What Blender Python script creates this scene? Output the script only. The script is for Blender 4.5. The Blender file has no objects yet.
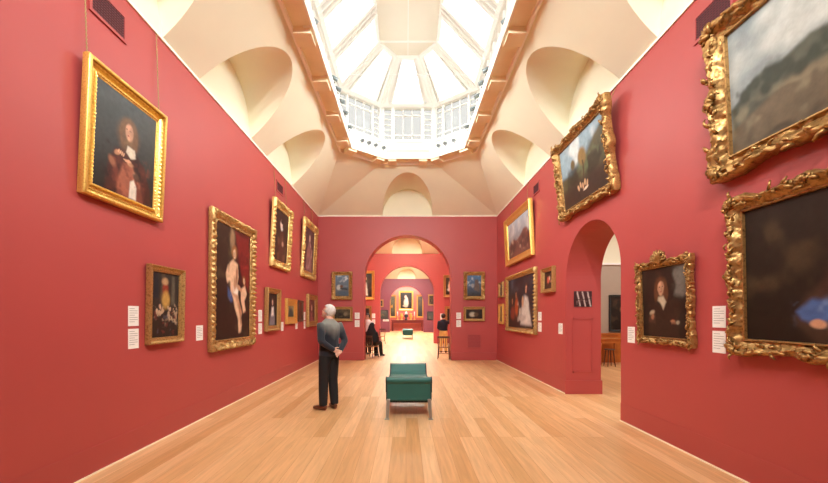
import bpy, math, random
import numpy as np
from mathutils import Vector, Matrix, noise, geometry
R = math.radians
random.seed(7)
sc = bpy.context.scene
COL = sc.collection

# ------------------------------------------------------------------ helpers
def lin(c):
    return tuple((x / 12.92 if x <= 0.04045 else ((x + 0.055) / 1.055) ** 2.4) for x in c)

def rgb(r, g, b):
    return lin((r / 255, g / 255, b / 255)) + (1.0,)

class MB:
    """collects shapes that become one mesh"""
    def __init__(s):
        s.v = []; s.f = []; s.m = []; s.cur = 0
    def add(s, vs, fs):
        b = len(s.v)
        s.v += [tuple(v) for v in vs]
        s.f += [tuple(b + i for i in f) for f in fs]
        s.m += [s.cur] * len(fs)
    def box(s, x0, x1, y0, y1, z0, z1):
        s.add([(x, y, z) for z in (z0, z1) for y in (y0, y1) for x in (x0, x1)],
              [(0, 2, 3, 1), (4, 5, 7, 6), (0, 1, 5, 4), (2, 6, 7, 3), (0, 4, 6, 2), (1, 3, 7, 5)])
    def bar(s, p, q, w, d, up=(0, 0, 1)):
        """square bar from p to q, width w across, depth d along up"""
        p = Vector(p); q = Vector(q); t = (q - p).normalized()
        side = t.cross(Vector(up))
        if side.length < 1e-5: side = t.cross(Vector((1, 0, 0)))
        side.normalize(); u = side.cross(t).normalized()
        vs = []
        for c in (p, q):
            for a, b in ((-1, -1), (1, -1), (1, 1), (-1, 1)):
                vs.append(c + side * (a * w / 2) + u * (b * d / 2))
        s.add(vs, [(3, 2, 1, 0), (4, 5, 6, 7), (0, 1, 5, 4), (1, 2, 6, 5), (2, 3, 7, 6), (3, 0, 4, 7)])
    def tube(s, pts, r, n=8, cap=True):
        pts = [Vector(p) for p in pts]
        rs = r if isinstance(r, (list, tuple)) else [r] * len(pts)
        ref = Vector((0.13, 0.21, 1)).normalized()
        vs = []
        for i, p in enumerate(pts):
            t = (pts[min(i + 1, len(pts) - 1)] - pts[max(i - 1, 0)]).normalized()
            if abs(t.dot(ref)) > 0.97: ref = Vector((1, 0.1, 0.05)).normalized()
            a = t.cross(ref).normalized(); b = t.cross(a)
            for k in range(n):
                th = 2 * math.pi * k / n
                vs.append(p + (a * math.cos(th) + b * math.sin(th)) * rs[i])
        fs = []
        for i in range(len(pts) - 1):
            for k in range(n):
                k2 = (k + 1) % n
                fs.append((i * n + k, i * n + k2, (i + 1) * n + k2, (i + 1) * n + k))
        if cap:
            fs.append(tuple(reversed(range(n)))); fs.append(tuple((len(pts) - 1) * n + k for k in range(n)))
        s.add(vs, fs)
    def lathe(s, c, prof, n=16):
        """prof: list of (radius, z) about a vertical axis at c"""
        vs = [(c[0] + r * math.cos(2 * math.pi * k / n), c[1] + r * math.sin(2 * math.pi * k / n), c[2] + z)
              for r, z in prof for k in range(n)]
        fs = [(i * n + k, i * n + (k + 1) % n, (i + 1) * n + (k + 1) % n, (i + 1) * n + k)
              for i in range(len(prof) - 1) for k in range(n)]
        fs += [tuple(reversed(range(n))), tuple((len(prof) - 1) * n + k for k in range(n))]
        s.add(vs, fs)
    def ball(s, c, rx, ry, rz, n=8):
        vs = []; fs = []
        for i in range(n + 1):
            ph = math.pi * i / n
            for k in range(n * 2):
                th = math.pi * k / n
                vs.append((c[0] + rx * math.sin(ph) * math.cos(th), c[1] + ry * math.sin(ph) * math.sin(th), c[2] + rz * math.cos(ph)))
        for i in range(n):
            for k in range(n * 2):
                a = i * 2 * n + k; b = i * 2 * n + (k + 1) % (2 * n)
                fs.append((a, b, b + 2 * n, a + 2 * n))
        s.add(vs, fs)
    def poly(s, pts):
        """flat polygon, possibly concave, triangulated"""
        tris = geometry.tessellate_polygon([[Vector(p) for p in pts]])
        s.add(pts, [tuple(t) for t in tris])
    def prism(s, pts, off):
        """closed polygon pts extruded by the vector off"""
        n = len(pts); off = Vector(off)
        p2 = [Vector(p) + off for p in pts]
        tris = geometry.tessellate_polygon([[Vector(p) for p in pts]])
        s.add([tuple(p) for p in pts] + [tuple(p) for p in p2],
              [tuple(t) for t in tris] + [tuple(n + i for i in reversed(t)) for t in tris]
              + [(i, (i + 1) % n, n + (i + 1) % n, n + i) for i in range(n)])
    def build(s, name, mats, parent=None, smooth=False, fix=True, bevel=0, autos=None):
        me = bpy.data.meshes.new(name)
        me.from_pydata(s.v, [], s.f); me.update()
        for m in (mats if isinstance(mats, (list, tuple)) else [mats]): me.materials.append(m)
        me.polygons.foreach_set('material_index', s.m)
        if fix:
            import bmesh
            bm = bmesh.new(); bm.from_mesh(me)
            bmesh.ops.recalc_face_normals(bm, faces=bm.faces); bm.to_mesh(me); bm.free()
        if smooth: me.shade_smooth()
        o = bpy.data.objects.new(name, me); COL.objects.link(o)
        if parent: o.parent = parent
        if bevel:
            b = o.modifiers.new('bevel', 'BEVEL'); b.width = bevel; b.segments = 2; b.limit_method = 'ANGLE'
        if autos is not None:
            me.shade_smooth(); me.set_sharp_from_angle(angle=R(autos))
        return o

def empty(name, loc=(0, 0, 0), rz=0.0):
    o = bpy.data.objects.new(name, None); COL.objects.link(o)
    o.location = loc; o.rotation_euler = (0, 0, rz); o.empty_display_size = 0.1
    return o

def tag(o, label, cat, group=None, kind=None):
    o['label'] = label; o['category'] = cat
    if group: o['group'] = group
    if kind: o['kind'] = kind
    return o

def structure(o):
    o['kind'] = 'structure'; return o

# ------------------------------------------------------------------ materials
def mat(name, col, rough=0.5, metal=0.0, noise_amt=0.0, noise_scale=5.0, spec=0.5, bump=0.0, bump_scale=40, sheen=0.0, emit=None, estr=1.0, coat=0.0):
    m = bpy.data.materials.new(name); m.use_nodes = True
    nt = m.node_tree; b = nt.nodes['Principled BSDF']
    b.inputs['Roughness'].default_value = rough; b.inputs['Metallic'].default_value = metal
    b.inputs['Specular IOR Level'].default_value = spec
    b.inputs['Sheen Weight'].default_value = sheen
    b.inputs['Coat Weight'].default_value = coat; b.inputs['Coat Roughness'].default_value = .2
    b.inputs['Base Color'].default_value = col
    tc = nt.nodes.new('ShaderNodeTexCoord')
    if noise_amt:
        n = nt.nodes.new('ShaderNodeTexNoise'); n.inputs['Scale'].default_value = noise_scale; n.inputs['Detail'].default_value = 4
        mr = nt.nodes.new('ShaderNodeMapRange'); mr.inputs['From Min'].default_value = .3; mr.inputs['From Max'].default_value = .7
        mr.inputs['To Min'].default_value = 1 - noise_amt; mr.inputs['To Max'].default_value = 1 + noise_amt
        mx = nt.nodes.new('ShaderNodeVectorMath'); mx.operation = 'SCALE'; mx.inputs[0].default_value = col[:3]
        nt.links.new(tc.outputs['Object'], n.inputs['Vector']); nt.links.new(n.outputs['Fac'], mr.inputs['Value'])
        nt.links.new(mr.outputs['Result'], mx.inputs['Scale']); nt.links.new(mx.outputs['Vector'], b.inputs['Base Color'])
    if bump:
        n2 = nt.nodes.new('ShaderNodeTexNoise'); n2.inputs['Scale'].default_value = bump_scale; n2.inputs['Detail'].default_value = 3
        bp = nt.nodes.new('ShaderNodeBump'); bp.inputs['Strength'].default_value = bump; bp.inputs['Distance'].default_value = .01
        nt.links.new(tc.outputs['Object'], n2.inputs['Vector']); nt.links.new(n2.outputs['Fac'], bp.inputs['Height'])
        nt.links.new(bp.outputs['Normal'], b.inputs['Normal'])
    if emit:
        b.inputs['Emission Color'].default_value = emit; b.inputs['Emission Strength'].default_value = estr
    return m

M = {}
M['red'] = mat('red_wall_paint', rgb(177, 72, 70), .48, noise_amt=.03, noise_scale=1.2, bump=.03, bump_scale=120, spec=.6)
M['red_trim'] = mat('red_skirting_paint', rgb(174, 71, 69), .46, spec=.6)
M['pink'] = mat('alcove_lit_red_paint', rgb(206, 112, 98), .5, noise_amt=.03)  # red wall paint made paler, the alcove's brighter light put into the colour
M['maroon'] = mat('maroon_wall_paint', rgb(124, 62, 78), .5, noise_amt=.03)
M['cream'] = mat('cream_cove_plaster', rgb(237, 236, 212), .75, noise_amt=.015, noise_scale=2, spec=.25)
M['tan'] = mat('buff_soffit_paint', rgb(246, 236, 204), .6, noise_amt=.03)
M['white'] = mat('white_gloss_joinery', rgb(246, 246, 243), .4)
M['offwhite'] = mat('offwhite_lantern_board', rgb(236, 232, 220), .5)
M['bead'] = mat('pale_moulding_paint', rgb(248, 244, 232), .5)
M['greige'] = mat('grey_beige_wall_paint', rgb(176, 162, 146), .6, noise_amt=.02)
M['grille'] = mat('dark_maroon_grille', rgb(92, 36, 44), .55)
M['hole'] = mat('vent_recess', rgb(40, 18, 22), .8)
M['lamp'] = mat('grey_lamp_metal', rgb(120, 128, 130), .35, metal=.6)
M['lampdark'] = mat('dark_lamp_metal', rgb(60, 66, 70), .35, metal=.5)
M['label'] = mat('white_label_card', rgb(240, 238, 232), .6)
M['ink'] = mat('printed_ink', rgb(130, 125, 122), .7)
M['wood'] = mat('brown_chair_wood', rgb(84, 58, 42), .4, noise_amt=.2, noise_scale=12)
M['rush'] = mat('straw_seat', rgb(150, 105, 62), .7, noise_amt=.2, noise_scale=30)
M['oakpanel'] = mat('orange_oak_cabinet', rgb(190, 112, 48), .4, noise_amt=.15, noise_scale=5)
M['teal'] = mat('teal_green_upholstery', rgb(26, 92, 84), .5, sheen=.15, bump=.15, bump_scale=300, noise_amt=.04, noise_scale=3)
M['tealdark'] = mat('dark_teal_piping', rgb(16, 44, 42), .55)
M['steel'] = mat('brushed_steel', rgb(170, 178, 172), .35, metal=.9)
M['glow_side'] = mat('side_room_glow_sheet', rgb(250, 248, 240), .5, emit=(1, .97, .92, 1), estr=.75)  # self-lit surface added to light the side room
M['glow'] = mat('far_room_glow_sheet', rgb(250, 248, 240), .5, emit=(1, .96, .9, 1), estr=4.2)  # self-lit surface standing in for daylight in the rooms beyond

def gold_mat(name, base, dark, rough=.38, scale=30):
    m = mat(name, base, rough, metal=.7)
    nt = m.node_tree; b = nt.nodes['Principled BSDF']
    tc = nt.nodes.new('ShaderNodeTexCoord')
    n = nt.nodes.new('ShaderNodeTexNoise'); n.inputs['Scale'].default_value = scale; n.inputs['Detail'].default_value = 5
    cr = nt.nodes.new('ShaderNodeValToRGB')
    cr.color_ramp.elements[0].position = .28; cr.color_ramp.elements[0].color = dark
    cr.color_ramp.elements[1].position = .52; cr.color_ramp.elements[1].color = base
    nt.links.new(tc.outputs['Object'], n.inputs['Vector']); nt.links.new(n.outputs['Fac'], cr.inputs['Fac'])
    nt.links.new(cr.outputs['Color'], b.inputs['Base Color'])
    mr = nt.nodes.new('ShaderNodeMapRange'); mr.inputs['To Min'].default_value = rough + .15; mr.inputs['To Max'].default_value = rough - .12
    nt.links.new(n.outputs['Fac'], mr.inputs['Value']); nt.links.new(mr.outputs['Result'], b.inputs['Roughness'])
    return m
M['gold'] = gold_mat('gilt_frame', rgb(236, 194, 104), rgb(206, 156, 74), .34, 60)
M['gold_old'] = gold_mat('aged_gilt_frame', rgb(194, 156, 98), rgb(138, 102, 58), .42, 50)
M['gold_bronze'] = gold_mat('bronzed_gilt_frame', rgb(182, 140, 84), rgb(116, 82, 46), .40, 36)
M['gold_pale'] = gold_mat('pale_gilt_frame', rgb(224, 192, 122), rgb(178, 140, 80), .42, 50)
M['gold_matte'] = mat('matt_gilt_slip', rgb(214, 158, 70), .5, metal=.6)
M['chain'] = mat('brass_chain', rgb(176, 148, 104), .45, metal=.7)

# canvas paint reads its colours from the mesh (the picture itself)
cm = bpy.data.materials.new('oil_paint_canvas'); cm.use_nodes = True
nt = cm.node_tree; b = nt.nodes['Principled BSDF']
at = nt.nodes.new('ShaderNodeAttribute'); at.attribute_name = 'paint'
nt.links.new(at.outputs['Color'], b.inputs['Base Color'])
b.inputs['Roughness'].default_value = .42; b.inputs['Specular IOR Level'].default_value = .3
M['canvas'] = cm

# oak floor boards running the length of the enfilade
fm = bpy.data.materials.new('pale_oak_boards'); fm.use_nodes = True
nt = fm.node_tree; b = nt.nodes['Principled BSDF']
tc = nt.nodes.new('ShaderNodeTexCoord')
mp = nt.nodes.new('ShaderNodeMapping'); mp.inputs['Rotation'].default_value = (0, 0, R(90))
nt.links.new(tc.outputs['Object'], mp.inputs['Vector'])
br = nt.nodes.new('ShaderNodeTexBrick')
br.inputs['Scale'].default_value = 1; br.inputs['Brick Width'].default_value = 2.3; br.inputs['Row Height'].default_value = .17
br.inputs['Mortar Size'].default_value = .0016; br.inputs['Bias'].default_value = 0.0; br.offset = .37; br.offset_frequency = 3
br.inputs['Color1'].default_value = (0, 0, 0, 1); br.inputs['Color2'].default_value = (1, 1, 1, 1); br.inputs['Mortar'].default_value = (.4, .4, .4, 1)
nt.links.new(mp.outputs['Vector'], br.inputs['Vector'])
cr = nt.nodes.new('ShaderNodeValToRGB')
e = cr.color_ramp.elements
e[0].position = 0; e[0].color = rgb(207, 157, 103)
e[1].position = 1; e[1].color = rgb(231, 188, 139)
k = e.new(.5); k.color = rgb(220, 173, 121)
nt.links.new(br.outputs['Color'], cr.inputs['Fac'])
mp2 = nt.nodes.new('ShaderNodeMapping'); mp2.inputs['Scale'].default_value = (16, 1.1, 1)
nt.links.new(tc.outputs['Object'], mp2.inputs['Vector'])
gn = nt.nodes.new('ShaderNodeTexNoise'); gn.inputs['Scale'].default_value = 1.6; gn.inputs['Detail'].default_value = 6; gn.inputs['Distortion'].default_value = .6
nt.links.new(mp2.outputs['Vector'], gn.inputs['Vector'])
mr = nt.nodes.new('ShaderNodeMapRange'); mr.inputs['From Min'].default_value = .3; mr.inputs['From Max'].default_value = .7
mr.inputs['To Min'].default_value = .86; mr.inputs['To Max'].default_value = 1.08
nt.links.new(gn.outputs['Fac'], mr.inputs['Value'])
sv = nt.nodes.new('ShaderNodeVectorMath'); sv.operation = 'SCALE'
nt.links.new(cr.outputs['Color'], sv.inputs[0]); nt.links.new(mr.outputs['Result'], sv.inputs['Scale'])
mx = nt.nodes.new('ShaderNodeMix'); mx.data_type = 'RGBA'; mx.inputs['B'].default_value = rgb(176, 124, 78)
nt.links.new(br.outputs['Fac'], mx.inputs['Factor']); nt.links.new(sv.outputs['Vector'], mx.inputs['A'])
nt.links.new(mx.outputs['Result'], b.inputs['Base Color'])
b.inputs['Roughness'].default_value = .36; b.inputs['Specular IOR Level'].default_value = .45
bp = nt.nodes.new('ShaderNodeBump'); bp.inputs['Strength'].default_value = .12; bp.inputs['Distance'].default_value = .004
nt.links.new(gn.outputs['Fac'], bp.inputs['Height']); nt.links.new(bp.outputs['Normal'], b.inputs['Normal'])
M['floor'] = fm

# thin clear glazing
gm = bpy.data.materials.new('clear_glazing'); gm.use_nodes = True
nt = gm.node_tree; nt.nodes.remove(nt.nodes['Principled BSDF'])
out = nt.nodes['Material Output']
tr = nt.nodes.new('ShaderNodeBsdfTransparent'); tr.inputs['Color'].default_value = (.9, .94, .93, 1)
gl = nt.nodes.new('ShaderNodeBsdfGlossy'); gl.inputs['Roughness'].default_value = .05
ms = nt.nodes.new('ShaderNodeMixShader'); ms.inputs['Fac'].default_value = .05
nt.links.new(tr.outputs[0], ms.inputs[1]); nt.links.new(gl.outputs[0], ms.inputs[2]); nt.links.new(ms.outputs[0], out.inputs['Surface'])
M['glass'] = gm
gm2 = gm.copy(); gm2.name = 'obscured_glazing'
for nd in gm2.node_tree.nodes:
    if nd.type == 'BSDF_TRANSPARENT': nd.inputs['Color'].default_value = (.22, .215, .20, 1)
M['frosted'] = gm2

# ------------------------------------------------------------------ the rooms
XL, XR, YN, YF = -3.065, 3.17, -2.7, 12.54
WT, RT = 5.03, 6.12                      # top of red wall, underside of lantern rim
XC = (XL + XR) / 2

def arch_wall_y(name, y0, y1, x0, x1, top, m, ac=.06, aw=1.52, spring=2.84):
    """wall across the enfilade with a round arched opening"""
    pts = [(x0, y0, 0), (ac - aw, y0, 0)]
    n = 48
    for i in range(n + 1):
        t = math.pi * (1 - i / n)
        pts.append((ac + aw * math.cos(t), y0, spring + aw * math.sin(t)))
    pts += [(ac + aw, y0, 0), (x1, y0, 0), (x1, y0, top), (x0, y0, top)]
    mb = MB(); mb.prism(pts, (0, y1 - y0, 0))
    return structure(mb.build(name, m))

# floor of everything
mb = MB(); mb.box(-4.5, 10.2, -3.2, 38, -.12, 0); structure(mb.build('floor', M['floor']))

mb = MB(); mb.box(XL - .3, XL, YN - .3, YF, 0, WT); structure(mb.build('wall_left', M['red']))
# right wall with the arched opening into the side room
pts = [(XR, YN - .3, 0), (XR, 5.31, 0)]
ac, aw, spz = 6.22, .91, 2.27
for i in range(41):
    t = math.pi * (1 - i / 40)
    pts.append((XR, ac + aw * math.cos(t), spz + aw * math.sin(t)))
pts += [(XR, 7.13, 0), (XR, YF, 0), (XR, YF, WT), (XR, YN - .3, WT)]
mb = MB(); mb.prism(pts, (.69, 0, 0)); structure(mb.build('wall_right', M['red']))
mb = MB(); mb.box(XL - .3, XR + .69, YN - .3, YN, 0, WT); structure(mb.build('wall_near', M['red']))
arch_wall_y('wall_back', 12.54, 13.04, XL - .3, XR + .3, WT, M['red'])
arch_wall_y('wall_back', 20.2, 20.7, -3.4, 3.5, WT, M['red'])
arch_wall_y('wall_back', 34.0, 34.5, -3.4, 3.5, WT, M['maroon'], aw=1.6, spring=2.77)
for (a, b_, m_) in ((13.04, 20.2, 'red'), (20.7, 34.0, 'maroon')):
    mb = MB(); mb.box(XL - .3, XL, a, b_, 0, WT); structure(mb.build('wall_left', M[m_]))
    mb = MB(); mb.box(XR, XR + .3, a, b_, 0, WT); structure(mb.build('wall_right', M[m_]))
mb = MB(); mb.box(-2.0, -1.8, 34.5, 37.2, 0, 4.6); structure(mb.build('wall_left', M['pink']))
mb = MB(); mb.box(1.92, 2.12, 34.5, 37.2, 0, 4.6); structure(mb.build('wall_right', M['pink']))
mb = MB(); mb.box(-2.0, 2.12, 37.0, 37.2, 0, 4.6); structure(mb.build('wall_back', M['pink']))
mb = MB(); mb.box(-2.0, 2.12, 34.5, 37.2, 4.6, 4.7); structure(mb.build('ceiling', M['cream']))
mb = MB(); mb.box(-1.1, 1.2, 34.9, 36.6, 4.57, 4.598); structure(mb.build('window', M['glow']))  # added glowing sheet under the ceiling that lights the alcove

# skirtings
SK = .27
def skirt(name, boxes, m='red_trim'):
    mb = MB()
    for q in boxes: mb.box(*q)
    return structure(mb.build(name, M[m], bevel=.006))
skirt('baseboard_left', [(XL, XL + .008, YN, YF, 0, SK)])
skirt('baseboard_right', [(XR - .008, XR, YN, 5.31, 0, SK), (XR - .008, XR, 7.13, YF, 0, SK)])
skirt('baseboard_back', [(XL + .022, -1.46, YF - .022, YF, 0, SK), (1.58, XR - .022, YF - .022, YF, 0, SK)])
skirt('baseboard_jamb', [(XR - .022, XR + .712, 7.108, 7.13, 0, SK), (XR + .69, XR + .712, 7.13, 12, 0, SK)])
skirt('baseboard_back', [(-3.0, -1.46, 20.178, 20.2, 0, SK), (1.58, 3.1, 20.178, 20.2, 0, SK)])
mb = MB(); mb.box(XL + .008, XL + .022, YN, YF, 0, .014); structure(mb.build('trim_1', M['tan']))
mb = MB(); mb.box(XR - .022, XR - .008, YN, 5.31, 0, .014); mb.box(XR - .022, XR - .008, 7.13, YF, 0, .014); structure(mb.build('trim_2', M['tan']))
# raised panel moulding on the far jamb of the side opening
mb = MB()
for (a, b_, c, d) in ((3.3, 3.325, .42, 1.5), (3.675, 3.7, .42, 1.5), (3.3, 3.7, .42, .445), (3.3, 3.7, 1.475, 1.5)):
    mb.box(a, b_, 7.122, 7.13, c, d)
structure(mb.build('trim_3', M['red_trim']))

def cove(y0, y1, centers, end_off=1.77, top_in=2.61, a=.885, bh=.95, ends=True):
    """sloping plaster cove with lunettes cut into it"""
    rise = RT - WT
    xl, xr = -1.83, 1.95
    parts = MB()
    def curve(kslope, a_, n=36):
        bh = .95 if a_ > .87 else .92
        res = []
        for i in range(n + 1):
            t = math.pi * i / n
            s = -a_ * math.cos(t); h0 = bh * math.sin(t)
            h = h0 / (1 - h0 * .0 * kslope)
            res.append((s, h0, h))
        return res
    def side(P, s0, s1, ts0, ts1, cs, k, a_):
        # P(s, h, inward)
        out = [P(s0, 0, 0)]
        for c in cs:
            cv = curve(k, a_)
            out += [P(c + s, h, h * k) for s, h0, h in cv]
            n = len(cv)
            vs = [P(c + s, h0, 0) for s, h0, h in cv] + [P(c + s, h, h * k) for s, h0, h in cv]
            parts_s.add(vs, [(i, i + 1, n + i + 1, n + i) for i in range(n - 1)])
            wallp = [P(c + s, h0, 0) for s, h0, h in cv]
            parts.add(wallp, [tuple(range(n))])
        out += [P(s1, 0, 0), P(ts1, rise, rise * k), P(ts0, rise, rise * k)]
        parts.poly(out)
    parts_s = MB()
    kl = (xl - XL) / rise; kr = (XR - xr) / rise; ke = end_off / rise
    side(lambda s, h, d: (XL + d, s, WT + h), y0, y1, y0 + top_in, y1 - top_in, centers, kl, a)
    side(lambda s, h, d: (XR - d, s, WT + h), y0, y1, y0 + top_in, y1 - top_in, centers, kr, a)
    ex0, ex1 = XC - .79, XC + .79
    side(lambda s, h, d: (s, y1 - d, WT + h), XL, XR, ex0, ex1, [XC], ke, .857)
    side(lambda s, h, d: (s, y0 + d, WT + h), XL, XR, ex0, ex1, [XC], ke, .857)
    for (cx, lx, ex) in ((XL, xl, ex0), (XR, xr, ex1)):
        parts.add([(cx, y1, WT), (lx, y1 - top_in, RT), (ex, y1 - end_off, RT)], [(0, 1, 2)])
        parts.add([(cx, y0, WT), (lx, y0 + top_in, RT), (ex, y0 + end_off, RT)], [(0, 1, 2)])
    o = structure(parts.build('ceiling', M['cream'], fix=False))
    o2 = parts_s.build('lunette_soffit', M['cream'], parent=o, fix=False, smooth=True)
    # octagon, counter-clockwise
    return [(xr, y0 + top_in), (xr, y1 - top_in), (ex1, y1 - end_off), (ex0, y1 - end_off),
            (xl, y1 - top_in), (xl, y0 + top_in), (ex0, y0 + end_off), (ex1, y0 + end_off)]

def offset(poly, d):
    """move each edge of a ccw polygon inward by d"""
    n = len(poly); res = []
    for i in range(n):
        p0 = Vector(poly[i - 1]); p1 = Vector(poly[i]); p2 = Vector(poly[(i + 1) % n])
        d1 = (p1 - p0).normalized(); d2 = (p2 - p1).normalized()
        n1 = Vector((-d1.y, d1.x)); n2 = Vector((-d2.y, d2.x))
        k = (n1 + n2); k = k / k.dot(n1)
        res.append(tuple(p1 + k * d))
    return res

def ring(mb, pa, pb, z0, z1):
    """ring between two polygons, from z0 to z1"""
    n = len(pa)
    vs = [(x, y, z) for z in (z0, z1) for P in (pa, pb) for x, y in P]
    fs = []
    for i in range(n):
        j = (i + 1) % n
        fs += [(i, j, n + j, n + i), (2 * n + i, 3 * n + i, 3 * n + j, 2 * n + j), (i, 2 * n + i, 2 * n + j, j), (n + i, n + j, 3 * n + j, 3 * n + i)]
    mb.add(vs, fs)

def rim(octo, detail=True):
    inner = offset(octo, .345)
    lit_edges = []
    mb = MB(); ring(mb, octo, inner, RT + .03, RT + .13)
    if detail:
        # brackets standing down from the soffit
        n = len(octo)
        def brk(p, q, t0, t1):
            P = Vector(p); Q = Vector(q); d = (Q - P).normalized(); nn = Vector((-d.y, d.x))
            a0 = P + d * t0; a1 = P + d * t1
            vs = []
            for z in (RT - .08, RT + .03):
                for c in (a0 + nn * .03, a1 + nn * .03, a1 + nn * .32, a0 + nn * .32): vs.append((c.x, c.y, z))
            lit_edges.append((a1 + nn * .2 , a1 + nn * .36, .03, .03)); lit_edges.append((a1 + nn * .35 - d * .16, a1 + nn * .35, .03, .03)); lit_edges[-1] = tuple((v.to_3d() + Vector((0, 0, RT + .02))) if hasattr(v, 'to_3d') else v for v in lit_edges[-1]); lit_edges[-2] = tuple((v.to_3d() + Vector((0, 0, RT + .02))) if hasattr(v, 'to_3d') else v for v in lit_edges[-2])
            mb.add(vs, [(0, 1, 2, 3), (7, 6, 5, 4), (0, 4, 5, 1), (1, 5, 6, 2), (2, 6, 7, 3), (3, 7, 4, 0)])
        for i in range(n):
            p, q = octo[i], octo[(i + 1) % n]
            Ln = (Vector(q) - Vector(p)).length
            if Ln > 3:
                yy = [5.72 + 1.185 * j for j in range(-6, 4)]
                for y in yy:
                    t = (y - p[1]) if q[1] > p[1] else (p[1] - y - .3)
                    if .1 < t < Ln - .35: brk(p, q, t, t + .3)
            elif Ln > 1.55:
                brk(p, q, .22, .46); brk(p, q, Ln - .46, Ln - .22)
            else:
                brk(p, q, .1, .36); brk(p, q, Ln - .36, Ln - .1)
    a = structure(mb.build('trim_4', M['tan']))
    mb = MB()
    for f_ in lit_edges: mb.bar(*f_)  # pale L-shaped strips stand in for light on the bracket edges
    ring(mb, offset(octo, -.01), offset(octo, .035), RT - .055, RT + .03)
    ring(mb, offset(octo, .335), offset(octo, .365), RT - .03, RT + .18)
    structure(mb.build('trim_5', M['bead']))
    return inner

octo = cove(YN, YF, [1.06, 3.63, 6.20, 8.77])
inner = rim(octo)
# thin pale bead where red wall meets plaster
mb = MB()
mb.box(XL, XL + .02, YN, YF, WT - .03, WT + .005); mb.box(XR - .02, XR, YN, YF, WT - .03, WT + .005)
mb.box(XL, XR, YF - .02, YF, WT - .03, WT + .005)
structure(mb.build('trim_6', M['bead']))

# the lantern: low wall with windows, glazed slopes, solid flat top
ZB, ZD, ZT = RT + .13, 7.87, 8.66
drum = offset(octo, -.04)
dout = offset(octo, -.16)
wall_lo = MB(); ring(wall_lo, drum, dout, ZB, 6.82); ring(wall_lo, offset(octo, .02), drum, 6.75, 6.82)
ring(wall_lo, drum, dout, 7.78, ZD + .06); ring(wall_lo, offset(octo, .03), drum, 7.80, 7.86)
ring(wall_lo, octo, dout, RT + .1, ZB + .02)
structure(wall_lo.build('wall_lantern', M['white']))
toph = [(XC + .785, YN + 3.22), (XC + .785, 9.32), (XC + .32, 9.86), (XC - .32, 9.86), (XC - .785, 9.32), (XC - .785, YN + 3.22), (XC - .32, YN + 2.68), (XC + .32, YN + 2.68)]
def face_window(p, q):
    """window strip in one face of the lantern wall"""
    P = Vector((*p, 0)); Q = Vector((*q, 0)); Ln = (Q - P).length; d = (Q - P) / Ln; nn = Vector((-d.y, d.x, 0))
    z0, z1 = 6.82, 7.78
    mb = MB()
    def post(t, w, dep=.1): mb.bar(P + d * t + Vector((0, 0, z0)) - nn * .05, P + d * t + Vector((0, 0, z1)) - nn * .05, w, dep, up=nn)
    def rail(t0, t1, z, w, dep=.04): mb.bar(P + d * t0 + Vector((0, 0, z)) - nn * .05, P + d * t1 + Vector((0, 0, z)) - nn * .05, dep, w, up=(0, 0, 1))
    nb = max(1, round(Ln / 1.5)); bw = Ln / nb
    for k in range(nb):
        o = k * bw
        m_ = (bw - .80 - .44) / 4
        post(o + m_ / 2, m_ + .001); post(o + bw - m_ / 2, m_ + .001)
        x1 = o + m_ + .22; post(x1 + m_ / 2, m_, .12); x2 = x1 + m_ + .80; post(x2 + m_ / 2, m_, .12)
        for j in range(1, 6): rail(o + m_, x1, z0 + j * (z1 - z0) / 6, .022); rail(x2 + m_, o + bw - m_, z0 + j * (z1 - z0) / 6, .022)
        rail(x1 + m_, x2, z1 - .2, .03); rail(x1 + m_, x2, z0 + .16, .03)
        post(x1 + m_ + .27, .02, .04); post(x1 + m_ + .54, .02, .04)
    o = structure(mb.build('window', M['white']))
    g = MB(); g.box(0, 1, 0, 1, 0, 1)
    vs = [P - nn * .09 + Vector((0, 0, z0)), Q - nn * .09 + Vector((0, 0, z0)), Q - nn * .09 + Vector((0, 0, z1)), P - nn * .09 + Vector((0, 0, z1))]
    g = MB(); g.add(vs, [(0, 1, 2, 3)]); g.build('pane', M['frosted'], parent=o)
def slope_window(a, b, c, d):
    """glazed slope a-b at the eaves, d-c at the flat top"""
    A, B, C_, D = [Vector(v) for v in (a, b, c, d)]
    nrm = (B - A).cross(D - A).normalized()
    if nrm.z > 0: nrm = -nrm
    mb = MB(); Ln = (B - A).length
    def rafter(t, tt=None, w=.075):
        tt = t if tt is None else tt
        p = A.lerp(B, t); q = D.lerp(C_, tt)
        mb.bar(p + nrm * .05, q + nrm * .05, w, .16, up=nrm)
    if Ln > 3:
        n = round(Ln / 1.285)
        for i in range(n):
            for e_ in (.13, .87):
                rafter((i + e_) / n)
        for i in range(n + 1):
            if 0 < i < n:
                p_ = A.lerp(B, i / n); q_ = D.lerp(C_, i / n); mb.bar(p_ + nrm * .01, q_ + nrm * .01, .26, .03, up=nrm); rafter(i / n, w=.03)
    else:
        rafter(.10, .16); rafter(.90, .84)
        rafter(.19, .26, .04); rafter(.81, .74, .04)
        for ta, tb in ((.10, .14), (.90, .86)):
            p_ = A.lerp(B, ta); q_ = D.lerp(C_, tb); mb.bar(p_ + nrm * .01, q_ + nrm * .01, .22, .03, up=nrm)
    rafter(0.0, w=.12); rafter(1.0, w=.12)
    mb.bar(A.lerp(D, .03) + nrm * .05, B.lerp(C_, .03) + nrm * .05, .1, .14, up=nrm)
    o = structure(mb.build('window', M['white']))
    g = MB(); g.add([A - nrm * .04, B - nrm * .04, C_ - nrm * .04, D - nrm * .04], [(0, 1, 2, 3)]); g.build('pane', M['glass'], parent=o)
for i in range(8):
    p, q = drum[i], drum[(i + 1) % 8]
    face_window(p, q)
    a, b_ = toph[i], toph[(i + 1) % 8]
    slope_window((*p, ZD), (*q, ZD), (*b_, ZT), (*a, ZT))
mb = MB()
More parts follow.
